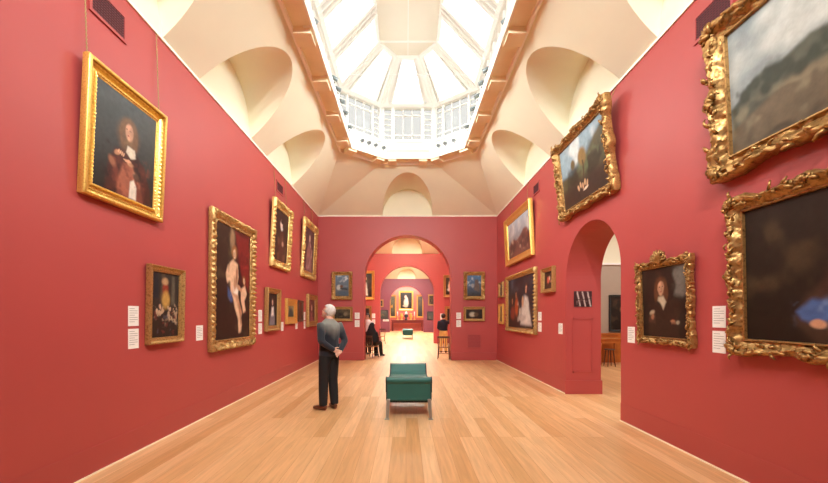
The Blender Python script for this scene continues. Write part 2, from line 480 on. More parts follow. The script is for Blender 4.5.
ring(mb, offset(toph, -.02), offset(toph, .06), ZT - .12, ZT + .1)
structure(mb.build('trim_7', M['white']))
mb = MB(); mb.prism([(x, y, ZT - .02) for x, y in offset(toph, .05)], (0, 0, .1)); structure(mb.build('ceiling', M['offwhite']))
mb = MB(); mb.box(XC - .012, XC + .012, YN + 2.8, 9.8, ZT - .035, ZT - .02); mb.box(XC - .75, XC + .75, 9.28, 9.33, ZT - .04, ZT - .02)
structure(mb.build('trim_8', M['white']))
# thin tie rods across the lantern
mb = MB()
mb.tube([(octo[4][0], 9.4, 7.84), (octo[0][0], 9.4, 7.84)], .008, 6); structure(mb.build('trim_9', M['white']))

# the rooms beyond
def far_lantern(octo_, z_top):
    rim(octo_, False)
    mb = MB(); ring(mb, offset(octo_, .0), offset(octo_, -.1), RT + .1, z_top); structure(mb.build('wall_lantern', M['white']))
    mb = MB(); mb.add([(x, y, z_top) for x, y in offset(octo_, -.1)], [tuple(range(8))]); structure(mb.build('window', M['glow'], fix=False))  # glowing sheet in place of glazing and sky, lights the room
far_lantern(cove(13.04, 20.2, [15.3, 17.9]), 7.1)
far_lantern(cove(20.7, 34.0, [23.5, 26.1, 28.7, 31.3]), 7.1)

# side room seen through the right-hand opening
mb = MB(); mb.box(3.86, 9.5, 12.0, 12.2, 0, 3.24); structure(mb.build('wall_side', M['greige']))
mb = MB(); mb.box(3.86, 9.5, 12.0, 12.2, 3.30, 4.6); structure(mb.build('wall_side', M['cream']))
mb = MB(); mb.box(3.86, 9.5, 11.95, 12.2, 3.24, 3.30); structure(mb.build('trim_10', M['white']))
mb = MB(); mb.box(9.5, 9.7, 2.8, 12.2, 0, 4.6); structure(mb.build('wall_side', M['greige']))
mb = MB(); mb.box(3.86, 9.7, 2.6, 2.8, 0, 4.6); structure(mb.build('wall_side', M['greige']))
mb = MB(); mb.box(3.86, 9.7, 2.6, 12.2, 4.6, 4.7); structure(mb.build('ceiling', M['cream']))
mb = MB(); mb.box(4.9, 8.6, 4.0, 11.0, 4.57, 4.598); structure(mb.build('window', M['glow_side']))  # added glowing sheet, brightens the side room from its ceiling
mb = MB(); mb.box(5.9, 9.5, 11.93, 12.0, 0, .92); mb.box(5.88, 9.5, 11.9, 12.0, .92, .97)
for k in range(7): mb.box(6.0 + k * .5, 6.05 + k * .5, 11.915, 11.93, 0, .9)
structure(mb.build('trim_11', M['oakpanel']))

# ------------------------------------------------------------------ camera, sky, light
cam = bpy.data.cameras.new('camera'); co = bpy.data.objects.new('camera', cam); COL.objects.link(co)
co.location = (0, 0, 1.55); co.rotation_euler = (R(90), 0, 0)
cam.sensor_width = 36; cam.lens = 360 / 828 * 36
cam.shift_x = 8 / 828; cam.shift_y = 74.2 / 828
cam.clip_start = .05; cam.clip_end = 300
sc.camera = co
w = bpy.data.worlds.new('overcast_sky'); sc.world = w; w.use_nodes = True
bg = w.node_tree.nodes['Background']; bg.inputs['Color'].default_value = (.97, .985, 1, 1); bg.inputs['Strength'].default_value = 1.0
def portal(loc, rot, sx, sy):
    l = bpy.data.lights.new('sky_portal', 'AREA'); l.shape = 'RECTANGLE'; l.size = sx; l.size_y = sy
    l.cycles.is_portal = True
    o = bpy.data.objects.new('sky_portal', l); COL.objects.link(o); o.location = loc; o.rotation_euler = rot
ymid, ylen = (YN + YF) / 2, (YF - YN)
portal((XC, ymid, 9.35), (0, 0, 0), 5.0, ylen - 1.6)
portal((XC - 2.4, ymid, 8.1), (0, R(-90), 0), 2.5, ylen - 1.6)
portal((XC + 2.4, ymid, 8.1), (0, R(90), 0), 2.5, ylen - 1.6)
portal((XC, YF - .9, 8.1), (R(-90), 0, 0), 4.8, 2.5)
portal((XC, YN + .9, 8.1), (R(90), 0, 0), 4.8, 2.5)
vs_ = sc.view_settings
vs_.view_transform = 'Standard'; vs_.look = 'None'; vs_.gamma = 1; vs_.use_curve_mapping = False
vs_.exposure = 1.97
cy = sc.cycles
cy.use_denoising = True; cy.max_bounces = 12; cy.diffuse_bounces = 8; cy.glossy_bounces = 4; cy.transparent_max_bounces = 16
cy.sample_clamp_indirect = 12; cy.caustics_reflective = False
# ------------------------------------------------------------------ spotlights standing on the lantern ledge
def make_spot():
    t = empty('spotlight')
    mb = MB(); mb.lathe((0, 0, 0), [(.05, 0), (.05, .015), (.012, .02), (.012, .09)], 10); mb.build('base', M['lampdark'], t, smooth=False)
    mb = MB(); mb.tube([(-.05, 0, .15), (-.05, 0, .09), (.05, 0, .09), (.05, 0, .15)], .007, 6); mb.build('bracket', M['lampdark'], t)
    mb = MB()
    a = Vector((0, -.07, .18)); b_ = Vector((0, .11, .10))
    mb.tube([a, a.lerp(b_, .2), a.lerp(b_, .25), b_, b_], [.025, .036, .045, .055, .048], 14)
    mb.build('lamp_head', M['lamp'], t, autos=40)
    return t
proto = [make_spot()]
def copy_tree(o, parent=None):
    c = o.copy(); COL.objects.link(c)
    if parent: c.parent = parent
    for ch in list(o.children): copy_tree(ch, c)
    return c
def spot(x, y, ang, power, where):
    t = proto.pop() if proto else copy_tree(spot.first)
    spot.first = t if not hasattr(spot, 'first') else spot.first
    t.scale = (.8, .8, .8); t.location = (x, y, RT + .18); t.rotation_euler = (0, 0, ang)
    tag(t, where, 'spotlight', 'spotlights on the ledge: ' + where.split('spotlight ')[1])
    if power:
        l = bpy.data.lights.new('lamp_beam', 'SPOT'); l.energy = power; l.spot_size = R(118); l.spot_blend = 1; l.shadow_soft_size = .12
        l.color = (.97, 1, .96)
        lo = bpy.data.objects.new('lamp_beam', l); COL.objects.link(lo)
        lo.location = Vector((x, y, RT + .30)) + Vector((-math.sin(ang), math.cos(ang), 0)) * .16
        d = Vector((-math.sin(ang), math.cos(ang), -.58)); lo.rotation_euler = d.to_track_quat('-Z', 'Y').to_euler()
xl_, xr_ = -1.83 + .345, 1.95 - .345
for y, p in ((-.3, 30), (1.2, 34), (2.8, 42), (4.4, 52), (5.9, 60)):
    spot(xl_ - .05, y, R(-90 + max(0, y - 2) * 11), p, 'small grey spotlight over the near part of the room')
    spot(xr_ + .05, y, R(90 - max(0, y - 2) * 11), p, 'small grey spotlight over the near part of the room')
for k, (y, p) in enumerate(((7.35, 0), (7.7, 60), (8.15, 0), (8.6, 0), (9.25, 60))):
    spot(xl_ + .0, y, R(-70 - 8 * k), p, 'small grey spotlight on the left long ledge of the lantern')
for k, (y, p) in enumerate(((7.1, 0), (7.5, 60), (7.95, 0), (8.45, 0), (9.25, 60))):
    spot(xr_ - .0, y, R(70 + 8 * k), p, 'small grey spotlight on the right long ledge of the lantern')
ia, ib = inner[4], inner[3]
for t_ in (.3, .5, .7, .95): spot(ia[0] + (ib[0] - ia[0]) * t_, ia[1] + (ib[1] - ia[1]) * t_ + .03, R(-150), 0, 'small dark spotlight on the slanting far-left ledge of the lantern')
ia, ib = inner[1], inner[2]
for t_ in (.3, .55, .75): spot(ia[0] + (ib[0] - ia[0]) * t_, ia[1] + (ib[1] - ia[1]) * t_ + .03, R(150), 0, 'small dark spotlight on the slanting far-right ledge of the lantern')
# unseen lamps added over the near end to brighten the far wall
for x in (-.5, .6): spot(x, -.75, 0, 260, 'unseen added spotlight on the lantern ledge above the near end')
# dark track rail along the far ledge
mb = MB(); mb.box(inner[3][0] + .05, inner[2][0] - .05, inner[2][1] + .02, inner[2][1] + .06, RT + .18, RT + .22); structure(mb.build('trim_12', M['lampdark']))
# ------------------------------------------------------------------ pictures
def sm(x, a, b):
    t = np.clip((x - a) / (b - a + 1e-9), 0, 1); return t * t * (3 - 2 * t)

class Pic:
    """oil painting: colours laid on a fine grid of the canvas; u to the right, v up, both 0..1"""
    def __init__(s, w, h, top, bot=None, seed=1, px=.011, nmin=26):
        s.w, s.h = w, h
        s.nx = int(min(150, max(nmin, w / px))); s.ny = int(min(190, max(nmin, h / px)))
        s.rs = np.random.RandomState(seed)
        u = np.linspace(0, 1, s.nx); v = np.linspace(0, 1, s.ny)
        s.U, s.V = np.meshgrid(u, v)
        bot = bot or top
        t = s.V[..., None]
        s.C = np.array(lin([c / 255 for c in bot])) * (1 - t) + np.array(lin([c / 255 for c in top])) * t
        s.wob(.015)
    def field(s, f):
        """smooth noise in -1..1 with about f cells across the width"""
        out = np.zeros_like(s.U); amp = 1; tot = 0
        for o in range(3):
            gx = max(2, int(f * 2 ** o)) + 2; gy = max(2, int(f * s.h / s.w * 2 ** o)) + 2
            g = s.rs.rand(gy + 1, gx + 1) * 2 - 1
            x = s.U * (gx - 1); y = s.V * (gy - 1)
            xi = np.minimum(x.astype(int), gx - 1); yi = np.minimum(y.astype(int), gy - 1)
            fx = x - xi; fy = y - yi; fx = fx * fx * (3 - 2 * fx); fy = fy * fy * (3 - 2 * fy)
            out += amp * (g[yi, xi] * (1 - fx) * (1 - fy) + g[yi, xi + 1] * fx * (1 - fy) + g[yi + 1, xi] * (1 - fx) * fy + g[yi + 1, xi + 1] * fx * fy)
            tot += amp; amp *= .5
        return out / tot
    def wob(s, a, f=7):
        s.du = s.field(f) * a; s.dv = s.field(f) * a
    def lay(s, a, col):
        c = np.array(lin([x / 255 for x in col])); s.C = s.C * (1 - a[..., None]) + c * a[..., None]; return s
    def e(s, cx, cy, rx, ry, col, soft=.35, rot=0, op=1.0):
        x = s.U + s.du - cx; y = (s.V + s.dv - cy)
        k = s.h / s.w; r = R(rot)
        X = x; Y = y * k
        x2 = X * math.cos(r) + Y * math.sin(r); y2 = -X * math.sin(r) + Y * math.cos(r)
        d = np.sqrt((x2 / rx) ** 2 + (y2 / (ry * k)) ** 2)
        return s.lay((1 - sm(d, 1 - soft, 1 + soft)) * op, col)
    def p(s, pts, col, soft=.02, op=1.0):
        x = s.U + s.du; y = s.V + s.dv
        inside = np.zeros(x.shape, bool); dist = np.full(x.shape, 9.0)
        n = len(pts)
        for i in range(n):
            x0, y0 = pts[i]; x1, y1 = pts[(i + 1) % n]
            c = ((y0 > y) != (y1 > y)) & (x < (x1 - x0) * (y - y0) / ((y1 - y0) if y1 != y0 else 1e-9) + x0)
            inside ^= c
            dx, dy = x1 - x0, y1 - y0; t = np.clip(((x - x0) * dx + (y - y0) * dy) / (dx * dx + dy * dy + 1e-12), 0, 1)
            dist = np.minimum(dist, np.hypot(x - x0 - t * dx, y - y0 - t * dy))
        sd = np.where(inside, dist, -dist)
        return s.lay(sm(sd, -soft, soft) * op, col)
    def n(s, col, f=6, lo=.1, hi=.6, op=.7, box=None):
        a = sm(s.field(f), lo, hi) * op
        if box:
            u0, u1, v0, v1 = box; q = .06
            a = a * sm(s.U, u0 - q, u0 + q) * (1 - sm(s.U, u1 - q, u1 + q)) * sm(s.V, v0 - q, v0 + q) * (1 - sm(s.V, v1 - q, v1 + q))
        return s.lay(a, col)
    def face(s, cx, cy, r, skin=(214, 168, 136), hair=(70, 44, 28), turn=0.0, long=0.0):
        k = s.w / s.h
        ry = r * 1.3 * k
        s.e(cx, cy + ry * .25, r * 1.45, ry * 1.3, hair, .3)
        if long:
            s.e(cx - r * 1.15, cy - ry * .6, r * .55, ry * long, hair, .35); s.e(cx + r * 1.15, cy - ry * .6, r * .55, ry * long, hair, .35)
        s.e(cx, cy - ry * .05, r * .74, ry * .95, skin, .18)
        dk = tuple(int(c * .55) for c in skin)
        s.e(cx + r * .38, cy - ry * .1, r * .4, ry * .8, tuple(int(c * .78) for c in skin), .5, op=.7)
        s.e(cx + r * (turn - .34), cy + ry * .15, r * .17, ry * .08, dk, .4); s.e(cx + r * (turn + .34), cy + ry * .15, r * .17, ry * .08, dk, .4)
        s.e(cx + r * (turn + .06), cy - ry * .15, r * .09, ry * .24, dk, .5, op=.6)
        s.e(cx + r * turn, cy - ry * .52, r * .2, ry * .08, (150, 70, 62), .4)
        s.e(cx - r * .5, cy - ry * .3, r * .3, ry * .5, dk, .6, op=.35)
        return s
    def mesh(s, parent, z0, y):
        g = s.field(22) * .22 + (s.rs.rand(*s.U.shape) - .5) * .10; s.C = s.C * (1 + g[..., None]) * .92
        me = bpy.data.meshes.new('canvas')
        X = (s.U - .5) * s.w; Z = z0 + s.V * s.h
        co_ = np.stack([X.ravel(), np.full(X.size, y), Z.ravel()], 1)
        nx, ny = s.nx, s.ny
        i = (np.arange(ny - 1)[:, None] * nx + np.arange(nx - 1)[None]).ravel()
        quads = np.stack([i, i + 1, i + nx + 1, i + nx], 1)
        me.from_pydata(co_.tolist(), [], quads.tolist()); me.update()
        at = me.color_attributes.new('paint', 'FLOAT_COLOR', 'POINT')
        c = np.ones((X.size, 4), np.float32); c[:, :3] = np.clip(s.C.reshape(-1, 3), 0, 1)
        at.data.foreach_set('color', c.ravel()); me.materials.append(M['canvas'])
        o = bpy.data.objects.new('canvas', me); COL.objects.link(o); o.parent = parent
        return o

STY = {  # profile: (u from sight edge to outer edge, height 0..1)
    'moulded': [(0, .2), (.04, .38), (.10, .38), (.12, .5), (.17, .56), (.22, .44), (.24, .28), (.40, .24), (.50, .50), (.53, .34), (.58, .62), (.64, .70), (.69, .5), (.72, .92), (.80, 1), (.9, 1), (1, .84), (1, .4), (.97, 0)],
    'simple': [(0, .3), (.04, .5), (.2, .5), (.25, .62), (.45, .6), (.7, .82), (.8, 1), (.95, 1), (1, .8), (.98, 0)],
    'carved': [(0, .3), (.03, .48), (.12, .5), (.16, .4), (.3, .46), (.45, .62), (.6, .82), (.72, .95), (.84, 1), (.93, .85), (1, .6), (.97, 0)],
    'rococo': [(0, .3), (.03, .5), (.10, .52), (.14, .42), (.24, .40), (.36, .50), (.48, .66), (.6, .8), (.7, .86), (.8, .9), (.9, .8), (1, .55), (.97, 0)],
}

def leaf(mb, base, ang, L, W, lift, curl, rnd):
    """one curled acanthus blade lying on the frame: x right, z up, -y out"""
    n = 5; vs = []
    x, z = base[0], base[2]; y = base[1]; a = ang
    for i in range(n + 1):
        t = i / n; wd = W * math.sin(math.pi * min(1, .18 + .82 * t) ** .8) * (1 if i < n else .1) * .5 + .0005
        yy = y - lift * math.sin(math.pi * t * .85)
        sx, sz = -math.sin(a), math.cos(a)
        vs += [(x + sx * wd, yy + W * .12, z + sz * wd), (x, yy - W * .28, z), (x - sx * wd, yy + W * .12, z - sz * wd)]
        x += math.cos(a) * L / n; z += math.sin(a) * L / n; a += curl / n
    fs = []
    for i in range(n):
        b = i * 3
        fs += [(b, b + 3, b + 4, b + 1), (b + 1, b + 4, b + 5, b + 2)]
    mb.add(vs, fs)

def scroll(mb, c, r0, a0, turns, r, d=1):
    pts = []; rr = []
    n = int(9 * turns) + 3
    for i in range(n + 1):
        t = i / n; a = a0 + d * t * turns * 2 * math.pi; q = r0 * (1 - t * .82)
        pts.append((c[0] + q * math.cos(a), c[1] - r * (.4 + t), c[2] + q * math.sin(a))); rr.append(r * (1 - .35 * t))
    mb.tube(pts, rr, 6)
    mb.ball((pts[-1][0], pts[-1][1], pts[-1][2]), r * 1.3, r * 1.3, r * 1.3, 3)

def frame_mesh(w, h, fw, depth, style, seed, gold, parent, orn=1.0, crest=0, step=None):
    """picture frame; x right, z up from 0, front towards -y"""
    rnd = random.Random(seed)
    base = STY['rococo' if style == 'wild' else style]
    iw, ih = w / 2 - fw, h / 2 - fw
    step = step or (.009 if style == 'moulded' else max(.016, (w + h) / 170))
    roc = style in ('rococo', 'wild')
    st = []
    corners = [(iw, -ih), (iw, ih), (-iw, ih), (-iw, -ih)]
    norms = [(0, -1), (1, 0), (0, 1), (-1, 0)]
    per = 0
    for k in range(4):
        p0 = corners[k - 1]; p1 = corners[k]; nrm = norms[k]; nn = norms[(k + 1) % 4]
        L = math.hypot(p1[0] - p0[0], p1[1] - p0[1]); n = max(6, int(L / step))
        for i in range(n + 1):
            t = i / n
            mlt = 1
            if roc:
                c = abs(2 * t - 1)                      # 0 centre, 1 corner
                mlt = .80 + .20 * math.exp(-(c / .16) ** 2) + .24 * sm(np.float64(c), .72, 1.0) + .05 * math.sin(t * L / .16 * 2) + .03 * rnd.uniform(-1, 1)
                if style == 'wild': mlt += .10 * rnd.uniform(-1, 1)
            st.append((p0[0] + (p1[0] - p0[0]) * t, p0[1] + (p1[1] - p0[1]) * t, nrm[0] * mlt, nrm[1] * mlt, per + L * t, t * L, L))
        per += L
        m_ = 4
        for j in range(1, m_):
            th = j / m_ * math.pi / 2
            a, b = math.cos(th), math.sin(th); q = 1 / max(a, b)
            if style in ('rococo', 'wild', 'carved'): q = q * .75 + .32
            st.append((p1[0], p1[1], (nrm[0] * a + nn[0] * b) * q, (nrm[1] * a + nn[1] * b) * q, per, L, L))
    # finer profile
    prof = []
    for i in range(len(base) - 1):
        (u0, d0), (u1, d1) = base[i], base[i + 1]
        m_ = 2 if (roc or style == 'carved') and u0 > .12 and i < len(base) - 2 else 1
        for j in range(m_): prof.append((u0 + (u1 - u0) * j / m_, d0 + (d1 - d0) * j / m_))
    prof.append(base[-1])
    vs = []
    for (px, pz, nx, nz, s_, sl, L) in st:
        for (u, d) in prof:
            X = px + nx * u * fw; Z = pz + nz * u * fw + h / 2
            D = d * depth
            if d > .3 and u > .02:
                if style == 'moulded':
                    if .11 < u < .23: D += .22 * depth * (abs(math.sin(math.pi * s_ / .036)) - .6)
                    if .55 < u < .68: D += .18 * depth * (abs(math.sin(math.pi * s_ / .05)) - .6)
                elif style == 'carved':
                    D += .32 * depth * noise.noise((X * 22, Z * 22, seed)) + (.22 * depth * math.sin(2 * math.pi * s_ / .09) if .5 < u < .95 else 0)
                elif roc and u > .15:
                    D += depth * (.24 * noise.noise((X * 14, Z * 14, seed)) + .16 * noise.noise((X * 40, Z * 40, seed)))
            vs.append((X, -D, Z))
    n = len(prof); N = len(st)
    fs = []
    for i in range(N):
        j = (i + 1) % N
        for k in range(n - 1):
            fs.append((i * n + k, i * n + k + 1, j * n + k + 1, j * n + k))
    mb = MB(); mb.add(vs, fs)
    fo = mb.build('frame', gold, parent, fix=True, autos=50)
    if roc or style == 'carved':
        mb = MB()
        W2, H2 = w / 2, h / 2; pieces = []
        sc_ = fw
        def at(side, t, off):
            if side == 0: return (-W2 + t * w, -off, off_(0))
        # corner and centre cartouches
        places = [(sx * (iw + fw * .55), H2 + sz * (ih + fw * .55), math.atan2(sz, sx), 1.0) for sx in (-1, 1) for sz in (-1, 1)]
        if roc or orn > 1: places += [(0, H2 + sz * (ih + fw * .6), sz * math.pi / 2, .85) for sz in (-1, 1)] + [(sx * (iw + fw * .6), H2, 0 if sx > 0 else math.pi, .85) for sx in (-1, 1)]
        for (x, z, a, q) in places:
            mb = MB()
            r = sc_ * .30 * q
            for d in (-1, 1):
                scroll(mb, (x + math.cos(a + d * 1.2) * r, -depth * .85, z + math.sin(a + d * 1.2) * r), r * .75, a + d * 2.2, 1.1, r * .20, d)
            for j in range(5):
                aa = a + (j - 2) * .5
                leaf(mb, (x - math.cos(a) * r * .4, -depth * .85, z - math.sin(a) * r * .4), aa, r * 1.45, r * .8, depth * .22, rnd.uniform(-.7, .7), rnd)
            pieces.append(('corner_carving' if q == 1.0 else 'centre_carving', mb))
        if roc:
            mb = MB()
            # running foliage along all four sides
            for side in range(4):
                L = w if side % 2 == 0 else h
                cnt = int(L / (fw * .30) * orn)
                for i in range(cnt):
                    t = (i + rnd.uniform(.2, .8)) / cnt
                    off = rnd.uniform(.3, .8) * fw
                    if side == 0: x, z, a = -W2 + t * w, fw - off + .0, 0
                    elif side == 2: x, z, a = -W2 + t * w, h - fw + off, 0
                    elif side == 1: x, z, a = W2 - fw + off, t * h, math.pi / 2
                    else: x, z, a = -W2 + fw - off, t * h, math.pi / 2
                    if side in (0, 2) and abs(x) > iw + fw * .3: continue
                    a += rnd.choice((0, math.pi)) + rnd.uniform(-.7, .7)
                    if rnd.random() < .28:
                        scroll(mb, (x, -depth * .75, z), fw * rnd.uniform(.09, .16), a, 1.0, fw * .035, rnd.choice((-1, 1)))
                    leaf(mb, (x, -depth * .78, z), a, fw * rnd.uniform(.3, .52), fw * rnd.uniform(.14, .22), depth * rnd.uniform(.1, .3), rnd.uniform(-1.4, 1.4), rnd)
            pieces.append(('carved_foliage', mb))
            if crest:
                mb = MB(); pieces.append(('crest', mb))
                # pierced shell crest over the top rail
                for j in range(9):
                    aa = math.pi * (.08 + .84 * j / 8)
                    leaf(mb, (math.cos(aa) * crest * .1, -depth * .9, h - fw * .35), aa, crest * (1.0 + .25 * math.sin(aa)), crest * .34, depth * .4, rnd.uniform(-.4, .4), rnd)
                for d in (-1, 1):
                    scroll(mb, (d * crest * .85, -depth * .9, h + crest * .1), crest * .42, math.pi / 2, 1.2, crest * .1, d)
                    scroll(mb, (d * crest * .35, -depth * .9, h + crest * .45), crest * .3, math.pi / 2, 1.0, crest * .09, -d)
        for nm, mb in pieces:
            o = mb.build(nm, gold, parent, smooth=True, fix=False)
            if nm == 'carved_foliage': o['kind'] = 'stuff'
            sd = o.modifiers.new('thick', 'SOLIDIFY'); sd.thickness = .006; sd.offset = 0
    # backing board
    mb = MB(); mb.box(-w / 2 + fw * .5, w / 2 - fw * .5, -depth * .22, -.004, fw * .5, h - fw * .5); mb.build('backing_board', M['lampdark'], parent)
    return fo

XWL, XWR = XL, XR
def picture(name, label, wall, s, z, w, h, fw, depth, style, gold, pic, lean=0.0, group=None, chains=False, seed=1, orn=1.0, crest=0, gap=.0, wally=None):
    """a framed painting hung on a wall; s is the position along the wall, z the height of its lower edge"""
    t = empty(name)
    if wall == 'left': t.location = (XL + gap, s, z); rz = R(90)
    elif wall == 'right': t.location = (XR - gap, s, z); rz = R(-90)
    else: t.location = (s, (wally or YF) - gap, z); rz = 0
    t.rotation_euler = (lean, 0, rz)
    tag(t, label, 'painting', group)
    frame_mesh(w, h, fw, depth, style, seed, gold, t, orn, crest)
    pic.mesh(t, fw - .006, -depth * .3)
    if chains:
        z1 = (WT - .04 - z)
        for sx in (-1, 1):
            mb = MB()
            top_l = Vector((sx * w * chains, -depth * .1, h * .86))
            # straight up the wall in world space, expressed in the leaning frame
            y_w = top_l.y * math.cos(lean) - top_l.z * math.sin(lean); z_w = top_l.y * math.sin(lean) + top_l.z * math.cos(lean)
            pts = []; rs = []
            n = max(10, int((z1 - z_w) / .02))
            for i in range(n + 1):
                f = i / n; yy = y_w + (-.02 - y_w) * min(1, f * 1.0); zz = z_w + (z1 - z_w) * f
                pts.append((top_l.x, yy * math.cos(lean) + zz * math.sin(lean), -yy * math.sin(lean) + zz * math.cos(lean)))
                rs.append(.009 if i % 2 else .004)
            mb.tube(pts, rs, 6)
            mb.build('hanging_chain', M['chain'], t)
    return t

def label_card(wall, s, z, w, h, label, wally=None, group=None):
    t = empty('wall_label'); W = .004
    if wall == 'left': t.location = (XL, s, z); rz = R(90)
    elif wall == 'right': t.location = (XR, s, z); rz = R(-90)
    else: t.location = (s, wally or YF, z); rz = 0
    t.rotation_euler = (0, 0, rz)
    tag(t, label, 'label', group or 'white label cards beside the pictures')
    mb = MB(); mb.box(-w / 2, w / 2, -W, 0, 0, h); mb.build('card', M['label'], t)
    mb = MB()
    for k in range(7):
        zz = h * (.86 - k * .11); mb.box(-w * .40, w * (.38 if k % 3 else .1), -W - .0006, -W, zz, zz + h * .02)
    mb.build('printed_text', M['ink'], t)
    return t

# ---- left wall
iw = lambda w, fw: w - 2 * fw + .012
def C(w, h, fw, top, bot=None, seed=1, px=.011): return Pic(w - 2 * fw + .012, h - 2 * fw + .012, top, bot, seed, px)

w, h, fw = 1.10, 1.31, .14
c = C(w, h, fw, (66, 70, 70), (34, 28, 24), 3, .0075).n((88, 92, 92), 3, 0, .7, .35, (0, .6, .45, 1))
c.p([(.16, .0), (.22, .30), (.30, .44), (.44, .50), (.64, .50), (.80, .40), (.92, .2), (.96, 0)], (70, 30, 22), .03)
c.p([(.36, .0), (.34, .14), (.44, .34), (.60, .36), (.74, .2), (.80, 0)], (158, 92, 70), .03).n((96, 44, 34), 9, 0, .5, .7, (.3, .85, 0, .38))
c.n((120, 56, 42), 8, .1, .5, .7, (.2, .9, .05, .46))
c.p([(.56, .0), (.57, .18), (.63, .22), (.68, .14), (.68, 0)], (222, 208, 192), .015)
c.e(.51, .63, .17, .15, (104, 76, 52), .4).n((140, 104, 70), 12, 0, .5, .6, (.38, .64, .5, .74))
c.face(.52, .675, .088, (216, 160, 128), (112, 80, 54), -.15, 1.3)
c.p([(.50, .53), (.62, .53), (.66, .45), (.56, .42), (.48, .46)], (218, 204, 182), .012)
c.e(.34, .41, .045, .026, (186, 130, 98), .4, 30).e(.55, .36, .055, .022, (190, 136, 104), .4, -12)
for k in range(4): c.e(.36 + .028 * k, .435 - .005 * k, .012, .022, (214, 164, 130), .3, -20); c.e(.47 + .025 * k, .375 + .004 * k, .03, .008, (212, 160, 126), .3, -20)
c.e(.27, .30, .04, .05, (150, 96, 70), .5, 40).e(.66, .27, .06, .03, (170, 124, 98), .5, -25).n((40, 18, 16), 8, .1, .5, .8, (.15, .95, 0, .5))
picture('painting', 'large gilt-framed portrait of a long-haired sitter in a russet coat, high on left wall', 'left', 3.895, 2.70, w, h, fw, .075, 'moulded', M['gold'], c, lean=.045, chains=.45, seed=4)

w, h, fw = .66, .96, .08
c = C(w, h, fw, (52, 50, 46), (44, 34, 28), 5, .009)
c.p([(.0, .6), (0, 1), (.2, 1), (.24, .6)], (36, 40, 46), .02).p([(.70, .5), (.72, .95), (.82, .95), (.84, .5)], (96, 92, 78), .03).p([(.28, .55), (.34, .98), (.46, .98), (.5, .55)], (88, 72, 56), .03)
c.e(.48, .74, .1, .12, (146, 54, 40), .4).e(.50, .58, .14, .13, (188, 148, 78), .4).e(.46, .86, .12, .05, (186, 150, 110), .5)
c.n((196, 170, 140), 9, .15, .4, .85, (.05, .95, .2, .52)).n((120, 50, 46), 8, .2, .5, .7, (.1, .9, .05, .5)).n((90, 96, 110), 8, .2, .5, .6, (.1, .9, .03, .4)).n((40, 34, 26), 7, .1, .4, .7, (0, 1, 0, .3))
c.e(.30, .47, .04, .035, (206, 170, 142), .3).e(.66, .44, .04, .035, (206, 170, 142), .3).e(.18, .42, .035, .03, (206, 170, 142), .3)
picture('painting', 'small gilt-framed crowd scene under dark columns, below the high portrait on the left wall', 'left', 4.55, 1.205, w, h, fw, .065, 'simple', M['gold_old'], c, lean=.02, seed=6)

w, h, fw = 1.60, 2.27, .175
c = C(w, h, fw, (54, 40, 32), (40, 28, 24), 8, .013)
c.p([(.52, .98), (.98, .98), (.98, .45), (.74, .55), (.6, .8)], (122, 36, 34), .05).n((70, 26, 24), 5, 0, .5, .8, (.5, 1, .4, 1)).n((92, 78, 56), 4, .1, .6, .6, (0, .5, .5, 1)).n((74, 60, 46), 6, .1, .6, .6, (0, 1, 0, .3))
S_ = (226, 186, 152); S2 = (196, 148, 116)
c.e(.44, .90, .07, .09, (150, 120, 90), .5)
c.p([(.34, .66), (.46, .72), (.60, .68), (.62, .58), (.58, .50), (.60, .42), (.52, .36), (.40, .40), (.38, .50), (.34, .58)], S_, .02)
c.face(.50, .775, .055, S_, (150, 100, 56), -.2)
c.p([(.32, .66), (.26, .58), (.30, .50), (.42, .54), (.42, .58), (.34, .60)], S_, .018)
c.p([(.42, .42), (.60, .42), (.74, .12), (.72, .06), (.64, .06), (.62, .16)], S_, .02).p([(.40, .42), (.54, .36), (.64, .24), (.72, .20), (.74, .24), (.60, .40)], S2, .02)
c.p([(.30, .46), (.42, .42), (.46, .34), (.40, .32), (.32, .38)], (60, 84, 130), .02).p([(.46, .48), (.62, .46), (.60, .40), (.48, .41)], (236, 228, 214), .015)
c.p([(.70, .46), (.84, .50), (.90, .42), (.82, .34), (.86, .26), (.78, .24), (.72, .34)], S_, .02).face(.80, .54, .04, S_, (130, 84, 48))
c.p([(.58, .5), (.74, .46), (.74, .43), (.58, .45)], S2, .01)
c.e(.56, .56, .03, .1, (160, 112, 84), .6, -10).e(.50, .50, .02, .06, (186, 136, 104), .6).e(.68, .22, .02, .12, (168, 120, 92), .5, 12).n((226, 200, 170), 8, .2, .6, .4, (.36, .6, .36, .7)).n((30, 22, 20), 5, .1, .5, .7, (0, .32, 0, .9))
picture('painting', 'tall gilt-framed painting of a pale figure with a child, largest on the left wall', 'left', 6.35, .98, w, h, fw, .085, 'carved', M['gold_old'], c, lean=.01, seed=9, orn=1)

